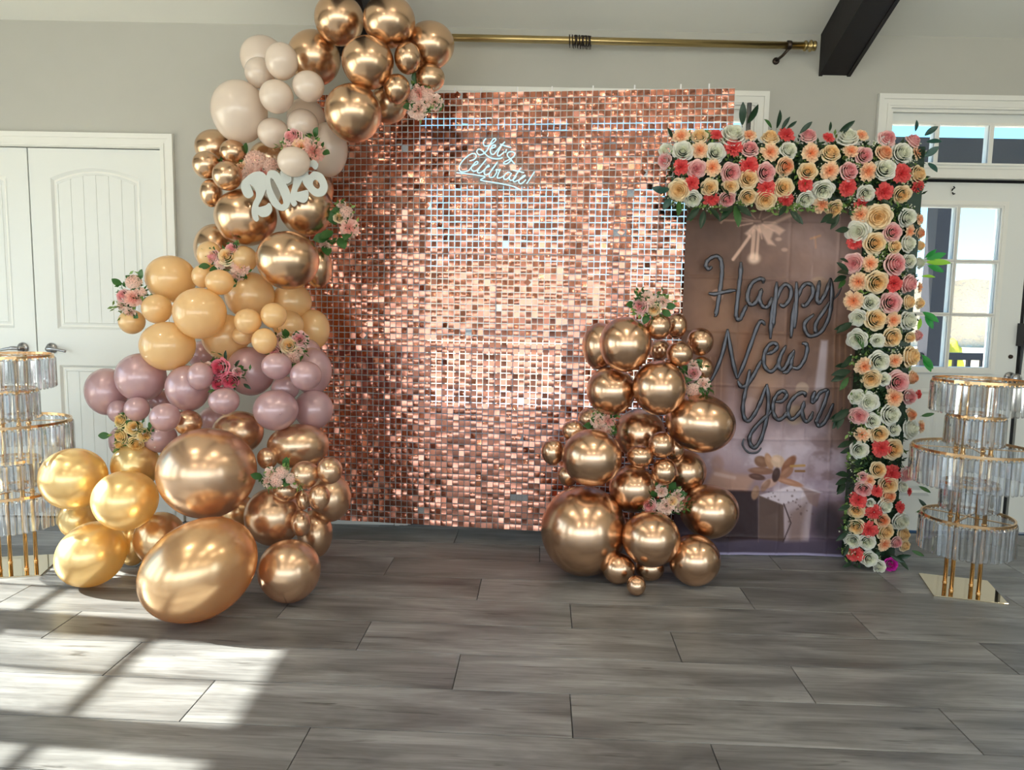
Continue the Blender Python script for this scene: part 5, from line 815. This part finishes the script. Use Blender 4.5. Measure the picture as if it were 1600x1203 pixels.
def flower(x, y, z, r, t_, nx, nz, parent, off=(0, 0, 0)):
    nm, me = FME[t_][rf.randrange(len(FME[t_]))]
    o = link(nm, me, parent); o.location = (x-off[0], y-off[1], z-off[2]); o.scale = (r*1.12, r*1.12, r*1.1)
    d = Vector((nx*.9+rf.uniform(-.28, .28), -1, nz*.9+rf.uniform(-.28, .28)))
    q = d.to_track_quat('Z', 'Y'); o.rotation_euler = (q.to_matrix() @ Matrix.Rotation(rf.uniform(0, 6.28), 3, 'Z')).to_euler()
    if nm == 'rose': o.scale = (r*1.15, r*1.15, r*1.15)
    return o
def leaf_mesh(col, wd=.17, name='leaf'):
    mb = MB(); n = 6; vs = []
    for i in range(n+1):
        v = i/n; w_ = wd*math.sin(PI*min(1, v*.93+.05))**.8; z = .16*math.sin(v*2.2)
        vs += [(v, -w_, z+.05), (v, 0, z), (v, w_, z+.05)]
    mb.add(vs, [(i*3+k, i*3+k+1, (i+1)*3+k+1, (i+1)*3+k) for i in range(n) for k in range(2)]); mb.tube([(-.12, 0, 0), (0, 0, 0), (.5, 0, .10)], .012, 4)
    return mb.mesh(name, col, True)
M['leafdark'] = mix_translucent(mat('dark_leaf', (.012, .040, .018), .35), (.02, .08, .02), .15)
M['leafgreen'] = mix_translucent(mat('green_leaf', (.04, .13, .03), .4), (.08, .25, .04), .25)
M['leafbright'] = mix_translucent(mat('bright_leaf', (.03, .28, .06), .4), (.05, .5, .08), .5)
M['leaflime'] = mix_translucent(mat('lime_leaf', (.30, .60, .05), .4), (.4, .8, .08), .5)
M['leafteal'] = mat('blue_green_leaf', (.015, .07, .055), .35)
LM = dict(d=leaf_mesh(M['leafdark']), g=leaf_mesh(M['leafgreen']), b=leaf_mesh(M['leafbright'], .2), l=leaf_mesh(M['leaflime'], .16), t=leaf_mesh(M['leafteal'], .24), r=leaf_mesh(M['leafgreen'], .34))
def leaf(x, y, z, a, ln, t_, parent, off=(0, 0, 0), label=None):
    o = link('leaf', LM[t_], parent); o.location = (x-off[0], y-off[1], z-off[2]); o.scale = (ln, ln, ln)
    dx = Vector((math.cos(R(a)), -.35+rf.uniform(-.2, .25), math.sin(R(a)))).normalized()
    nrm = Vector((rf.uniform(-.4, .4), -1, rf.uniform(-.1, .6))); nrm = (nrm-dx*nrm.dot(dx)).normalized(); sd = nrm.cross(dx)
    o.rotation_euler = Matrix((dx, sd, nrm)).transposed().to_euler()
def greens(mb, x, y, z, s, rnd, n=6, mi=0):
    for _ in range(n):
        d = Vector((rnd.gauss(0, 1), -abs(rnd.gauss(.5, .6)), rnd.gauss(0, 1))).normalized(); u = d.cross(Vector((rnd.random(), rnd.random(), rnd.random()+.1))).normalized()*s*.22
        p = Vector((x+rnd.gauss(0, s*.4), y, z+rnd.gauss(0, s*.4))); mb.add([p, p+d*s*.5+u, p+d*s, p+d*s*.5-u], [(0, 1, 2), (0, 2, 3)], mi)
def tiny(mb, x, y, z, s, rnd, mi=1):
    a0 = rnd.random()*6; n = Vector((rnd.gauss(0, .4), -1, rnd.gauss(0, .4))).normalized(); q = n.to_track_quat('Z', 'Y'); c = Vector((x, y, z))
    for i in range(4):
        a = a0+i*PI/2; mb.add([c+q @ Vector(t_)*s for t_ in ((0, 0, 0), (.6*math.cos(a-.5), .6*math.sin(a-.5), .1), (math.cos(a), math.sin(a), .3), (.6*math.cos(a+.5), .6*math.sin(a+.5), .1))], [(0, 1, 2, 3)], mi)
M['filler'] = mat('filler_foliage', (.022, .062, .022), .5); M['fillerlight'] = mat('light_filler_foliage', (.18, .30, .07), .5); M['blossom'] = mat('tiny_white_blossom', (.80, .82, .64), .6)
# flower arch: an upside-down L of flower panels
AX, AY = 1.9, 3.70
fa = empty('flower_arch', (AX, AY, 0)); tag(fa, 'upside-down L-shaped artificial flower arch with white, cream, blush and coral roses', 'flower arch')
off = (AX, AY, 0)
RP = [tk.split(',') for tk in ROSES.split(' ')]
for q in RP: flower(*map(float, q[:4]), q[4], float(q[5]), float(q[6]), fa, off)
for tk in LEAVES.split(' '):
    q = tk.split(','); leaf(*map(float, q[:5]), q[5], fa, off)
bkp = MB()
poly = [(.79, 1.83), (1.74, 1.83), (1.74, .03), (1.965, .03), (1.965, 2.09), (.79, 2.09)]
bkp.prism([(a-AX, b_) for a, b_ in poly], 'y', 3.66-AY, 3.76-AY); bkp.build('foam_base', M['leafdark'], fa)
rg = random.Random(21); fg = MB()
def band_pt():
    if rg.random() < .42: return rg.uniform(.74, 2.0), rg.uniform(1.80, 2.10)
    return rg.uniform(1.72, 1.99), rg.uniform(.03, 1.8)
def sy_(x, z):
    t1 = max(0, (x-1.82)/.17) if z < 1.8 or x > 1.8 else 0; t2 = (z-1.965)/.17 if z > 1.8 else 0
    return 3.615+.06*(t1*t1+t2*t2)+.05*t1
for _ in range(2000):
    x, z = band_pt(); greens(fg, x-AX, sy_(x, z)+rg.uniform(.0, .05)-AY, z, rg.uniform(.018, .038), rg, 5, 0 if rg.random() < .80 else 2)
for _ in range(250):
    x, z = band_pt(); y = sy_(x, z)-.012-AY
    for k in range(7): tiny(fg, x-AX+rg.gauss(0, .011), y+rg.uniform(-.006, .006), z+rg.gauss(0, .011), rg.uniform(.0035, .0055), rg, 1)
    greens(fg, x-AX, y+.012, z, .02, rg, 5, 2)
# sprigs spilling past the outline
for _ in range(150):
    s_ = rg.random()
    if s_ < .35: x, z = rg.uniform(.74, 1.97), rg.choice((1.79, 2.12))
    elif s_ < .7: x, z = 1.965, rg.uniform(.1, 2.1)
    else: x, z = rg.choice((1.69, 1.71)), rg.uniform(.05, 1.75)
    greens(fg, x-AX, sy_(x, z)+.02-AY, z, .032, rg, 6, rg.choice((0, 2, 2)));
    for k in range(3): tiny(fg, x-AX+rg.gauss(0, .012), sy_(x, z)+.01-AY, z+rg.gauss(0, .012), .0045, rg, 1)
tag(fg.build('filler_foliage', [M['filler'], M['blossom'], M['fillerlight']], fa), kind='stuff')
# posies tucked between the balloons
for pi, (lab, c, fs_, lv_) in enumerate(POSIES):
    t = empty('flower_posy', c); tag(t, lab, 'flowers', 'flower posies on the balloons')
    for f in fs_: flower(*f[:3], f[3]*1.12, f[4], f[5], f[6], t, c)
    big = 'broad leaves' in lab
    for l in list(lv_)+[(f[0], f[1]+.012, f[2], rf.uniform(0, 360)) for f in fs_[:4]]: leaf(l[0], l[1], l[2], l[3], .075 if big else .050, 'd' if 'dark leaves' in lab else 'r', t, c)
    rg = random.Random(40+pi); fg = MB()
    for f in fs_:
        for _ in range(4): greens(fg, f[0]-c[0]+rg.gauss(0, .018), f[1]-c[1]+.004, f[2]-c[2]+rg.gauss(0, .018), .032, rg, 6, rg.choice((0, 0, 2)))
        for _ in range(4): tiny(fg, f[0]-c[0]+rg.gauss(0, .022), f[1]-c[1]-.002, f[2]-c[2]+rg.gauss(0, .022), .004, rg, 1)
    tag(fg.build('filler_foliage', [M['leafgreen'], M['blossom'], M['fillerlight']], t), kind='stuff')
    st = MB(); st.tube([(0, -.01, 0), (0, .05, -.02)], .006, 6); st.build('stem', M['leafgreen'], t)
# ------------------------------------------------------------ printed backdrop cloth on its stand
BX0, BX1, BZ1, BY = .855, 1.80, 2.06, 3.80
st_ = empty('backdrop_stand', ((BX0+BX1)/2, 3.86, 0)); tag(st_, 'slim grey pole stand holding the printed backdrop, its pole top showing above the flowers', 'stand')
for x in (1.17, BX1-.02):
    p = MB(); p.cyl((x-(BX0+BX1)/2, 0, .0), (x-(BX0+BX1)/2, 0, 2.33 if x < 1.5 else 2.08), .012, 10); p.build('pole', M['nickel'], st_, True)
    p = MB(); p.box(x-(BX0+BX1)/2-.03, x-(BX0+BX1)/2+.03, -.05, .05, 0, .02); p.build('foot', M['nickel'], st_)
p = MB(); p.cyl((BX0-(BX0+BX1)/2-.0, -.02, 2.06), (BX1-(BX0+BX1)/2, -.02, 2.06), .010, 10); p.build('crossbar', M['nickel'], st_, True)
M['cloth'] = mat('printed_cloth', (.5, .4, .4), .55); nt, N, L, b, o = nodes(M['cloth'])
at_ = N.new('ShaderNodeVertexColor'); at_.layer_name = 'print'; L.new(at_.outputs[0], b.inputs['Base Color']); b.inputs['Specular IOR Level'].default_value = .35
NU, NV = 240, 480
U, V = np.meshgrid(np.linspace(0, 1, NU+1), np.linspace(0, 1, NV+1))  # u left-right, v top-bottom
# design coordinates of the print: dx 1062..1348, dy 240..870
DX = 1062+U*286+(-6*V); DY = 238+V*634
def lerp(a, b_, t): return a+(b_-a)*t[..., None]
def sst(a, b_, x): t = np.clip((x-a)/(b_-a), 0, 1); return t*t*(3-2*t)
def s2l(c): c = np.array(c)/255.; return np.where(c < .04045, c/12.92, ((c+.055)/1.055)**2.4)
def fbm(x, y, sc, seed, oc=4):
    rg_ = np.random.RandomState(seed); out = np.zeros_like(x); amp = 1; tot = 0
    for k in range(oc):
        G = rg_.rand(64, 64); fx, fy = (x/sc) % 63, (y/sc) % 63; ix, iy = fx.astype(int), fy.astype(int); tx, ty = fx-ix, fy-iy; tx = tx*tx*(3-2*tx); ty = ty*ty*(3-2*ty)
        out += amp*((G[iy, ix]*(1-tx)+G[iy, (ix+1) % 64]*tx)*(1-ty)+(G[(iy+1) % 64, ix]*(1-tx)+G[(iy+1) % 64, (ix+1) % 64]*tx)*ty); tot += amp; amp *= .5; sc /= 2
    return out/tot
g_y = [230, 330, 420, 520, 620, 700, 760, 800, 872]
g_l = [(105, 78, 66), (100, 74, 62), (96, 70, 58), (112, 84, 72), (150, 120, 118), (165, 140, 145), (120, 95, 98), (62, 44, 50), (78, 70, 90)]
g_r = [(150, 120, 110), (150, 122, 114), (150, 124, 118), (128, 96, 80), (140, 116, 112), (168, 148, 160), (160, 140, 156), (130, 110, 124), (86, 72, 92)]
CL = np.stack([np.interp(DY, g_y, [c[i] for c in g_l]) for i in range(3)], -1); CR = np.stack([np.interp(DY, g_y, [c[i] for c in g_r]) for i in range(3)], -1)
C = lerp(CL, CR, sst(1080, 1310, DX))
f1 = fbm(DX, DY, 60, 1); f2 = fbm(DX, DY, 22, 2); C = C*(1+.22*(f1-.5)[..., None]+.14*(f2-.5)[..., None])
def over(mask, col): 
    global C
    C = C*(1-mask[..., None])+np.array(col, float)*mask[..., None]
def disc(cx, cy, rx, ry=None, soft=.15, a=1, ang=0):
    ry = ry or rx; ca, sa = math.cos(R(ang)), math.sin(R(ang)); x = (DX-cx)*ca+(DY-cy)*sa; y = -(DX-cx)*sa+(DY-cy)*ca
    return a*(1-sst(1-soft, 1+soft, np.hypot(x/rx, y/ry)))
def polym(pts, soft=1.5, a=1):
    # signed distance to a polygon
    P = np.array(pts, float); n = len(P); d = np.full(DX.shape, 1e9); ins = np.zeros(DX.shape, bool)
    for i in range(n):
        ax, ay = P[i]; bx, by = P[(i+1) % n]; ex, ey = bx-ax, by-ay; px, py = DX-ax, DY-ay
        t = np.clip((px*ex+py*ey)/(ex*ex+ey*ey+1e-9), 0, 1); d = np.minimum(d, np.hypot(px-ex*t, py-ey*t))
        c = ((ay > DY) != (by > DY)) & (DX < (bx-ax)*(DY-ay)/(by-ay+1e-12)+ax); ins ^= c
    return a*(1-sst(-soft, soft, np.where(ins, -d, d)))
def seg(pts, w_, soft=1., a=1):
    d = np.full(DX.shape, 1e9)
    for (ax, ay), (bx, by) in zip(pts[:-1], pts[1:]):
        ex, ey = bx-ax, by-ay; px, py = DX-ax, DY-ay; t = np.clip((px*ex+py*ey)/(ex*ex+ey*ey+1e-9), 0, 1); d = np.minimum(d, np.hypot(px-ex*t, py-ey*t))
    return a*(1-sst(w_-soft, w_+soft, d))
# soft background shapes: glows, bokeh discs, blurred bottle and curtain of light
over(disc(1120, 480, 36, 60, .9, .45), (176, 132, 100)); over(disc(1190, 575, 26, 50, .9, .5), (186, 145, 112)); over(disc(1160, 540, 12, 40, .8, .35), (150, 95, 60))
over(disc(1290, 375, 60, 60, .9, .5), (176, 150, 146)); over(polym([(1190, 345), (1245, 372), (1310, 330), (1330, 360), (1320, 430), (1260, 440)], 26, .35), (186, 158, 150)); over(disc(1225, 395, 40, 26, .9, .4), (112, 82, 68))
over(disc(1113, 452, 9.5, None, .1, .75), (196, 158, 140)); over(disc(1272, 436, 16, None, .12, .6), (186, 160, 140)); over(disc(1252, 598, 11, None, .15, .5), (196, 176, 156)); over(disc(1242, 640, 16, None, .2, .5), (186, 160, 124)); over(disc(1172, 625, 12, None, .2, .35), (196, 170, 160))
over(polym([(1290, 500), (1326, 500), (1330, 690), (1296, 690)], 10, .55), (108, 76, 58)); over(polym([(1279, 520), (1290, 520), (1288, 600), (1278, 640), (1272, 600)], 3, .75), (198, 186, 196))
for k, x in enumerate((1300, 1308, 1317, 1326)): over(seg([(x, 512), (x+1, 640)], 1.2, 1, .35), (180, 140, 110))
over(polym([(1098, 545), (1130, 545), (1134, 670), (1092, 690)], 6, .5), (122, 84, 64))
for x in (1106, 1114, 1124): over(seg([(x, 550), (x, 640)], 1, .8, .3), (190, 150, 126))
over(disc(1140, 668, 60, 44, .8, .45), (176, 158, 170)); over(disc(1230, 700, 70, 30, .9, .4), (196, 182, 190))
f3 = fbm(DX+40, DY*1.2, 34, 5); over(sst(.50, .70, f3)*sst(650, 700, DY)*(1-sst(770, 800, DY))*.55, (206, 192, 204)); over((1-sst(.30, .46, f3))*sst(650, 690, DY)*sst(1230, 1290, DX)*.55, (112, 88, 88))
# sparkler
sp = (230, 190, 168)
over(seg([(1136, 396), (1160, 360)], 2.4, 1, .8), sp); over(seg([(1165, 392), (1166, 352)], 3, 1.2, .7), sp); over(seg([(1172, 394), (1173, 350)], 2.2, 1.2, .7), sp)
over(disc(1168, 394, 9, 8, .5, .8), (238, 206, 184)); over(polym([(1152, 356), (1165, 344), (1180, 340), (1200, 342), (1214, 350), (1205, 358), (1196, 352), (1192, 364), (1200, 374), (1188, 372), (1178, 356), (1168, 350), (1160, 362)], 2.5, .75), sp)
over(disc(1204, 364, 5, 3, .4, .6), sp); over(disc(1214, 380, 5, 3, .4, .5), sp); over(seg([(1184, 346), (1215, 330), (1235, 322)], 2.5, 2, .6), (226, 186, 162)); over(seg([(1115, 340), (1118, 336), (1175, 337)], 1.6, 1, .5), sp)
for k in range(14):
    a = k*.7; over(seg([(1172+9*math.cos(a), 338+6*math.sin(a)), (1172+(26+7*(k % 3))*math.cos(a), 338+(16+5*(k % 3))*math.sin(a))], 1.0, .8, .4), sp)
over(seg([(1255, 362), (1270, 357)], 1.6, 1, .6), (216, 160, 120)); over(seg([(1262, 360), (1264, 376)], 1.2, 1, .5), (216, 160, 120))
# gift box with bow, blurred parcel behind
over(polym([(1100, 765), (1120, 728), (1150, 738), (1185, 740), (1170, 768), (1130, 766)], 6, .85), (172, 134, 118)); over(disc(1122, 722, 10, 14, .4, .6), (150, 112, 100))
over(seg([(1120, 738), (1150, 744)], 3, 2, .5), (200, 176, 172))
over(polym([(1100, 764), (1188, 766), (1192, 845), (1130, 852), (1100, 840)], 3, .92), (50, 34, 38))
over(polym([(1190, 772), (1231, 788), (1234, 850), (1192, 844)], 1.5, .96), (92, 72, 66)); over(polym([(1190, 772), (1248, 754), (1292, 766), (1231, 788)], 1.5, .96), (206, 192, 202))
over(polym([(1231, 788), (1278, 768), (1274, 850), (1234, 852)], 2, .92), (176, 158, 164)); over(polym([(1242, 800), (1268, 785), (1262, 850), (1240, 850)], 7, .55), (104, 76, 66))
over(seg([(1231, 786), (1244, 818), (1232, 850)], 1.0, .7, .9), (52, 34, 36)); over(polym([(1256, 757), (1288, 768), (1285, 792), (1272, 784), (1262, 765)], 2, .7), (132, 102, 96)); over(disc(1300, 815, 22, 30, .5, .75), (54, 44, 52))
rg_ = np.random.RandomState(3)
for k in range(34): over(disc(1200+rg_.rand()*80, 762+rg_.rand()*60, 1.0+rg_.rand(), None, .4, .6), (92, 72, 72))
over(polym([(1130, 850), (1330, 846), (1330, 872), (1110, 872)], 4, .7), (70, 60, 78)); over(polym([(1060, 868), (1345, 868), (1345, 876), (1060, 876)], .8, .8), (176, 170, 206))
for (cx, cy, rx, ry, an, col) in ((1192, 717, 12, 9, 25, (120, 82, 60)), (1204, 716, 6, 14, -20, (166, 124, 96)), (1192, 732, 20, 6, 2, (128, 88, 70)), (1186, 742, 13, 5, 10, (84, 54, 46)), (1218, 716, 12, 10, 30, (196, 164, 140)),
                                  (1236, 722, 8, 18, 35, (128, 80, 56)), (1233, 735, 14, 7, -40, (150, 104, 82)), (1206, 752, 13, 7, -20, (182, 146, 134)), (1238, 750, 24, 5, 16, (168, 120, 96)), (1216, 738, 6, 12, 10, (60, 36, 32)), (1184, 768, 6, 12, 10, (150, 116, 96)), (1200, 756, 5, 12, 35, (140, 104, 88))):
    over(disc(cx, cy, rx, ry, .18, .95, an), col); over(disc(cx-rx*.2, cy-ry*.3, rx*.55, ry*.4, .5, .35, an), tuple(min(255, c+46) for c in col))
over(seg([(1240, 724), (1262, 723)], 2, .8, .9), (176, 134, 76)); over(seg([(1248, 732), (1262, 732)], 2, .8, .9), (130, 92, 56)); over(seg([(1190, 770), (1192, 850)], .8, .6, .5), (130, 110, 106))
C = np.clip(C*1.03, 0, 255); LIN = s2l(C)*.92*1.12
# cloth relief: fold creases and soft waves
DEP = .006*np.sin(U*9+V*2)+.004*np.sin(U*17+1.3)*(.3+.7*V)+.003*(fbm(DX, DY, 40, 9)-.5)*4
for cx in (1145, 1222, 1300): DEP += -.0030*np.exp(-((DX-cx)/2.2)**2)+.0012*(fbm(DX, DY, 8, cx, 2)-.5)*np.exp(-((DX-cx)/10)**2)
for cy in (338, 425, 509, 594, 679, 763, 841): DEP += -.0034*np.exp(-((DY-cy-1.5*np.sin(DX/60))/2.0)**2)+.0015*(fbm(DX, DY, 8, cy, 2)-.5)*np.exp(-((DY-cy)/10)**2)
Xc = BX0+U*(BX1-BX0)+.012*V-.018*(1-V)*(U-.5); Zc = .006+(1-V)*(BZ1-.006); Yc = BY+DEP
vs = np.stack([Xc-BX0, Yc-BY, Zc], -1).reshape(-1, 3)
idx = np.arange((NU+1)*(NV+1)).reshape(NV+1, NU+1)
fs = np.stack([idx[:-1, :-1], idx[1:, :-1], idx[1:, 1:], idx[:-1, 1:]], -1).reshape(-1, 4)
me = bpy.data.meshes.new('printed_backdrop'); me.from_pydata(vs.tolist(), [], fs.tolist()); me.materials.append(M['cloth'])
me.polygons.foreach_set('use_smooth', [True]*len(me.polygons))
ca = me.color_attributes.new('print', 'FLOAT_COLOR', 'POINT'); ca.data.foreach_set('color', np.concatenate([LIN.reshape(-1, 3), np.ones((vs.shape[0], 1))], 1).astype('f').ravel())
bo = link('printed_backdrop', me); bo.location = (BX0, BY, 0); tag(bo, 'mauve-brown cloth backdrop printed with sparkler, bokeh and a bowed gift box', 'backdrop')

# ------------------------------------------------------------ foil script words
M['foil'] = mat('pewter_foil', (.085, .084, .094), .34, .85)
bumpy(M['foil'], 60, .25, .002)
for key, dat, lab in (('happy', HAPPY, 'pewter foil script balloon reading Happy, uppermost on the printed backdrop'), ('new', NEW, 'pewter foil script balloon reading New, in the middle of the printed backdrop'), ('year', YEAR, 'pewter foil script balloon reading Year, lowest on the printed backdrop')):
    S_ = parse(dat); c = S_[0][0]; t = empty('foil_word_balloon', c); tag(t, lab, 'foil balloon', 'script word balloons')
    for si, s in enumerate(S_):
        pts = smooth_pts([(x-c[0], y-c[1]-.001*(si % 3), z-c[2]) for x, y, z in s], 6)
        thin = (key == 'happy' and si == len(S_)-1) or (key == 'year' and si == 2)
        n = len(pts); r0 = .0055 if thin else .0114
        rr = [r0*min(1, .45+.55*min(i, n-1-i)/4)*(1+.10*math.sin(i*1.1+si)) for i in range(n)]
        m_ = MB(); m_.tube(pts, rr, 14, lobes=1); m_.build('letter_stroke', M['foil'], t, True)
    tp = MB(); tp.tube([(0, 0, 0), (.0, .03, -.01)], .004, 5); tp.build('tape_tab', M['acrylic'], t)

# ------------------------------------------------------------ crystal stands
def prism_mesh(ln, w_=.011):
    mb = MB(); h = w_
    prof = [(-h, .0), (-h*.45, -.005), (h*.45, -.005), (h, 0), (h*.45, .005), (-h*.45, .005)]
    n = len(prof); vs = [(x, y, -.008) for x, y in prof]+[(x, y, -ln) for x, y in prof]+[(x*.5, y*.3, -ln-.006) for x, y in prof]+[(x*.5, y*.4, -.002) for x, y in prof]
    mb.add(vs, [(i, (i+1) % n, n+(i+1) % n, n+i) for i in range(n)]+[(n+i, n+(i+1) % n, 2*n+(i+1) % n, 2*n+i) for i in range(n)]+[tuple(2*n+i for i in range(n))]+[(3*n+i, 3*n+(i+1) % n, (i+1) % n, i) for i in range(n)])
    return mb
M['goldring'] = mat('gold_ring_metal', (.80, .52, .28), .18, 1)
def stand(cx, cy, rz, tiers, lab, lean=0):
    t = empty('crystal_stand', (cx, cy, 0)); tag(t, lab, 'crystal stand', 'gold crystal display stands'); t.rotation_euler = (0, 0, rz)
    b = MB(); b.bbox(-.15, .15, -.15, .15, 0, .006, .001); b.build('base_plate', M['goldmirror'], t)
    top = tiers[0][0]
    for sx_ in (-1, 1):
        for sy_ in (-1, 1):
            p = MB(); p.cyl((.056*sx_, .056*sy_, .006), (.056*sx_, .056*sy_, top), .0095, 12); p.lathe([(.011, 0), (.011, .004), (.0095, .006)], (.056*sx_, .056*sy_, .006), 12)
            for z in [q[0]-.02 for q in tiers]: p.lathe([(.0095, -.006), (.0125, -.004), (.0125, .004), (.0095, .006)], (.056*sx_, .056*sy_, z), 12)
            p.build('pole', M['gold'], t, True)
    for ti, (z, r, ln, n) in enumerate(tiers):
        g = MB(); m_ = 56
        vs = []
        for k in range(m_):
            a = 2*PI*k/m_
            for rr_, zz in ((r-.004, z-.006), (r+.004, z-.006), (r+.004, z+.006), (r-.004, z+.006)): vs.append((rr_*math.cos(a), rr_*math.sin(a), zz))
        g.add(vs, [(k*4+i, k*4+(i+1) % 4, ((k+1) % m_)*4+(i+1) % 4, ((k+1) % m_)*4+i) for k in range(m_) for i in range(4)])
        for k in range(n): a = 2*PI*k/n; g.box(-.0025, .0025, -.0025, .0025, z-.012, z-.004, 0, Matrix.Translation(((r+.002)*math.cos(a), (r+.002)*math.sin(a), 0)))
        ro = g.build('tier_ring', M['goldring'], t)
        for k in range(2):
            a = .6+PI/2*k+ti*.5; c_, s_ = math.cos(a), math.sin(a); q = MB(); q.box(-r, r, -.006, .006, z-.002, z+.002, 0, Matrix.Rotation(a, 4, 'Z')); q.build('cross_bar', M['goldring'], ro)
        me = prism_mesh(ln, min(.0118, PI*r/n*.94)).mesh('crystal_prism', M['crystal'])
        for k in range(n):
            a = 2*PI*k/n; o = link('crystal_prism', me, ro); o.location = ((r+.006)*math.cos(a), (r+.006)*math.sin(a), z-.008); o.rotation_euler = (rf.gauss(0, .015), rf.gauss(0, .015), a+PI/2+rf.gauss(0, .10))
    return t
TI = [(.993, .185, .135, 48), (.832, .114, .125, 30), (.675, .248, .150, 64), (.512, .114, .110, 30), (.352, .190, .150, 50)]
stand(2.145, 3.385, R(-17), TI, 'tall gold crystal stand on a square mirror base beside the flower arch')
TL = [(z+.03, r, l, n) for z, r, l, n in TI]
stand(-2.365, 3.45, R(13), [(1.022, .185, .14, 48), (.862, .114, .13, 30), (.712, .248, .155, 64), (.530, .114, .12, 30), (.375, .190, .15, 50)], 'tall gold crystal stand before the white double doors, cut by the picture edge')

# ------------------------------------------------------------ recessed ceiling lamps (behind the viewer)
M['lens'] = emis('lamp_lens', (1., .86, .68), 14)
lm = MB(); lm.lathe([(.075, .0), (.075, -.004), (.001, -.004)], n=20); lme = lm.mesh('lens', M['lens'])
tm = MB(); tm.lathe([(.075, 0), (.10, 0), (.10, -.008), (.075, -.012)], n=24); tme = tm.mesh('trim_ring', M['trim'])
for i, (x, y) in enumerate(((-2.2, 1.6), (.45, 1.6), (3.1, 1.6), (-2.2, -.4), (.45, -.4), (3.1, -.4), (-2.2, -3.4), (.45, -3.4), (3.1, -3.4))):
    t = empty('ceiling_lamp', (x, y, zc(y)-.006)); tag(t, 'round recessed lamp in the white vaulted ceiling', 'ceiling lamp', 'recessed ceiling lamps'); sl_ = math.atan(.42)
    t.rotation_euler = (-sl_ if y > YR else sl_, 0, 0)
    link('trim_ring', tme, t); link('lens', lme, t)
    l = bpy.data.lights.new('lamp_light', 'AREA'); l.shape = 'DISK'; l.size = .14; l.energy = 26*LAMP; l.color = (1.0, .84, .66)
    o = bpy.data.objects.new('lamp_light', l); COL.objects.link(o); o.parent = t; o.location = (0, 0, -.02)
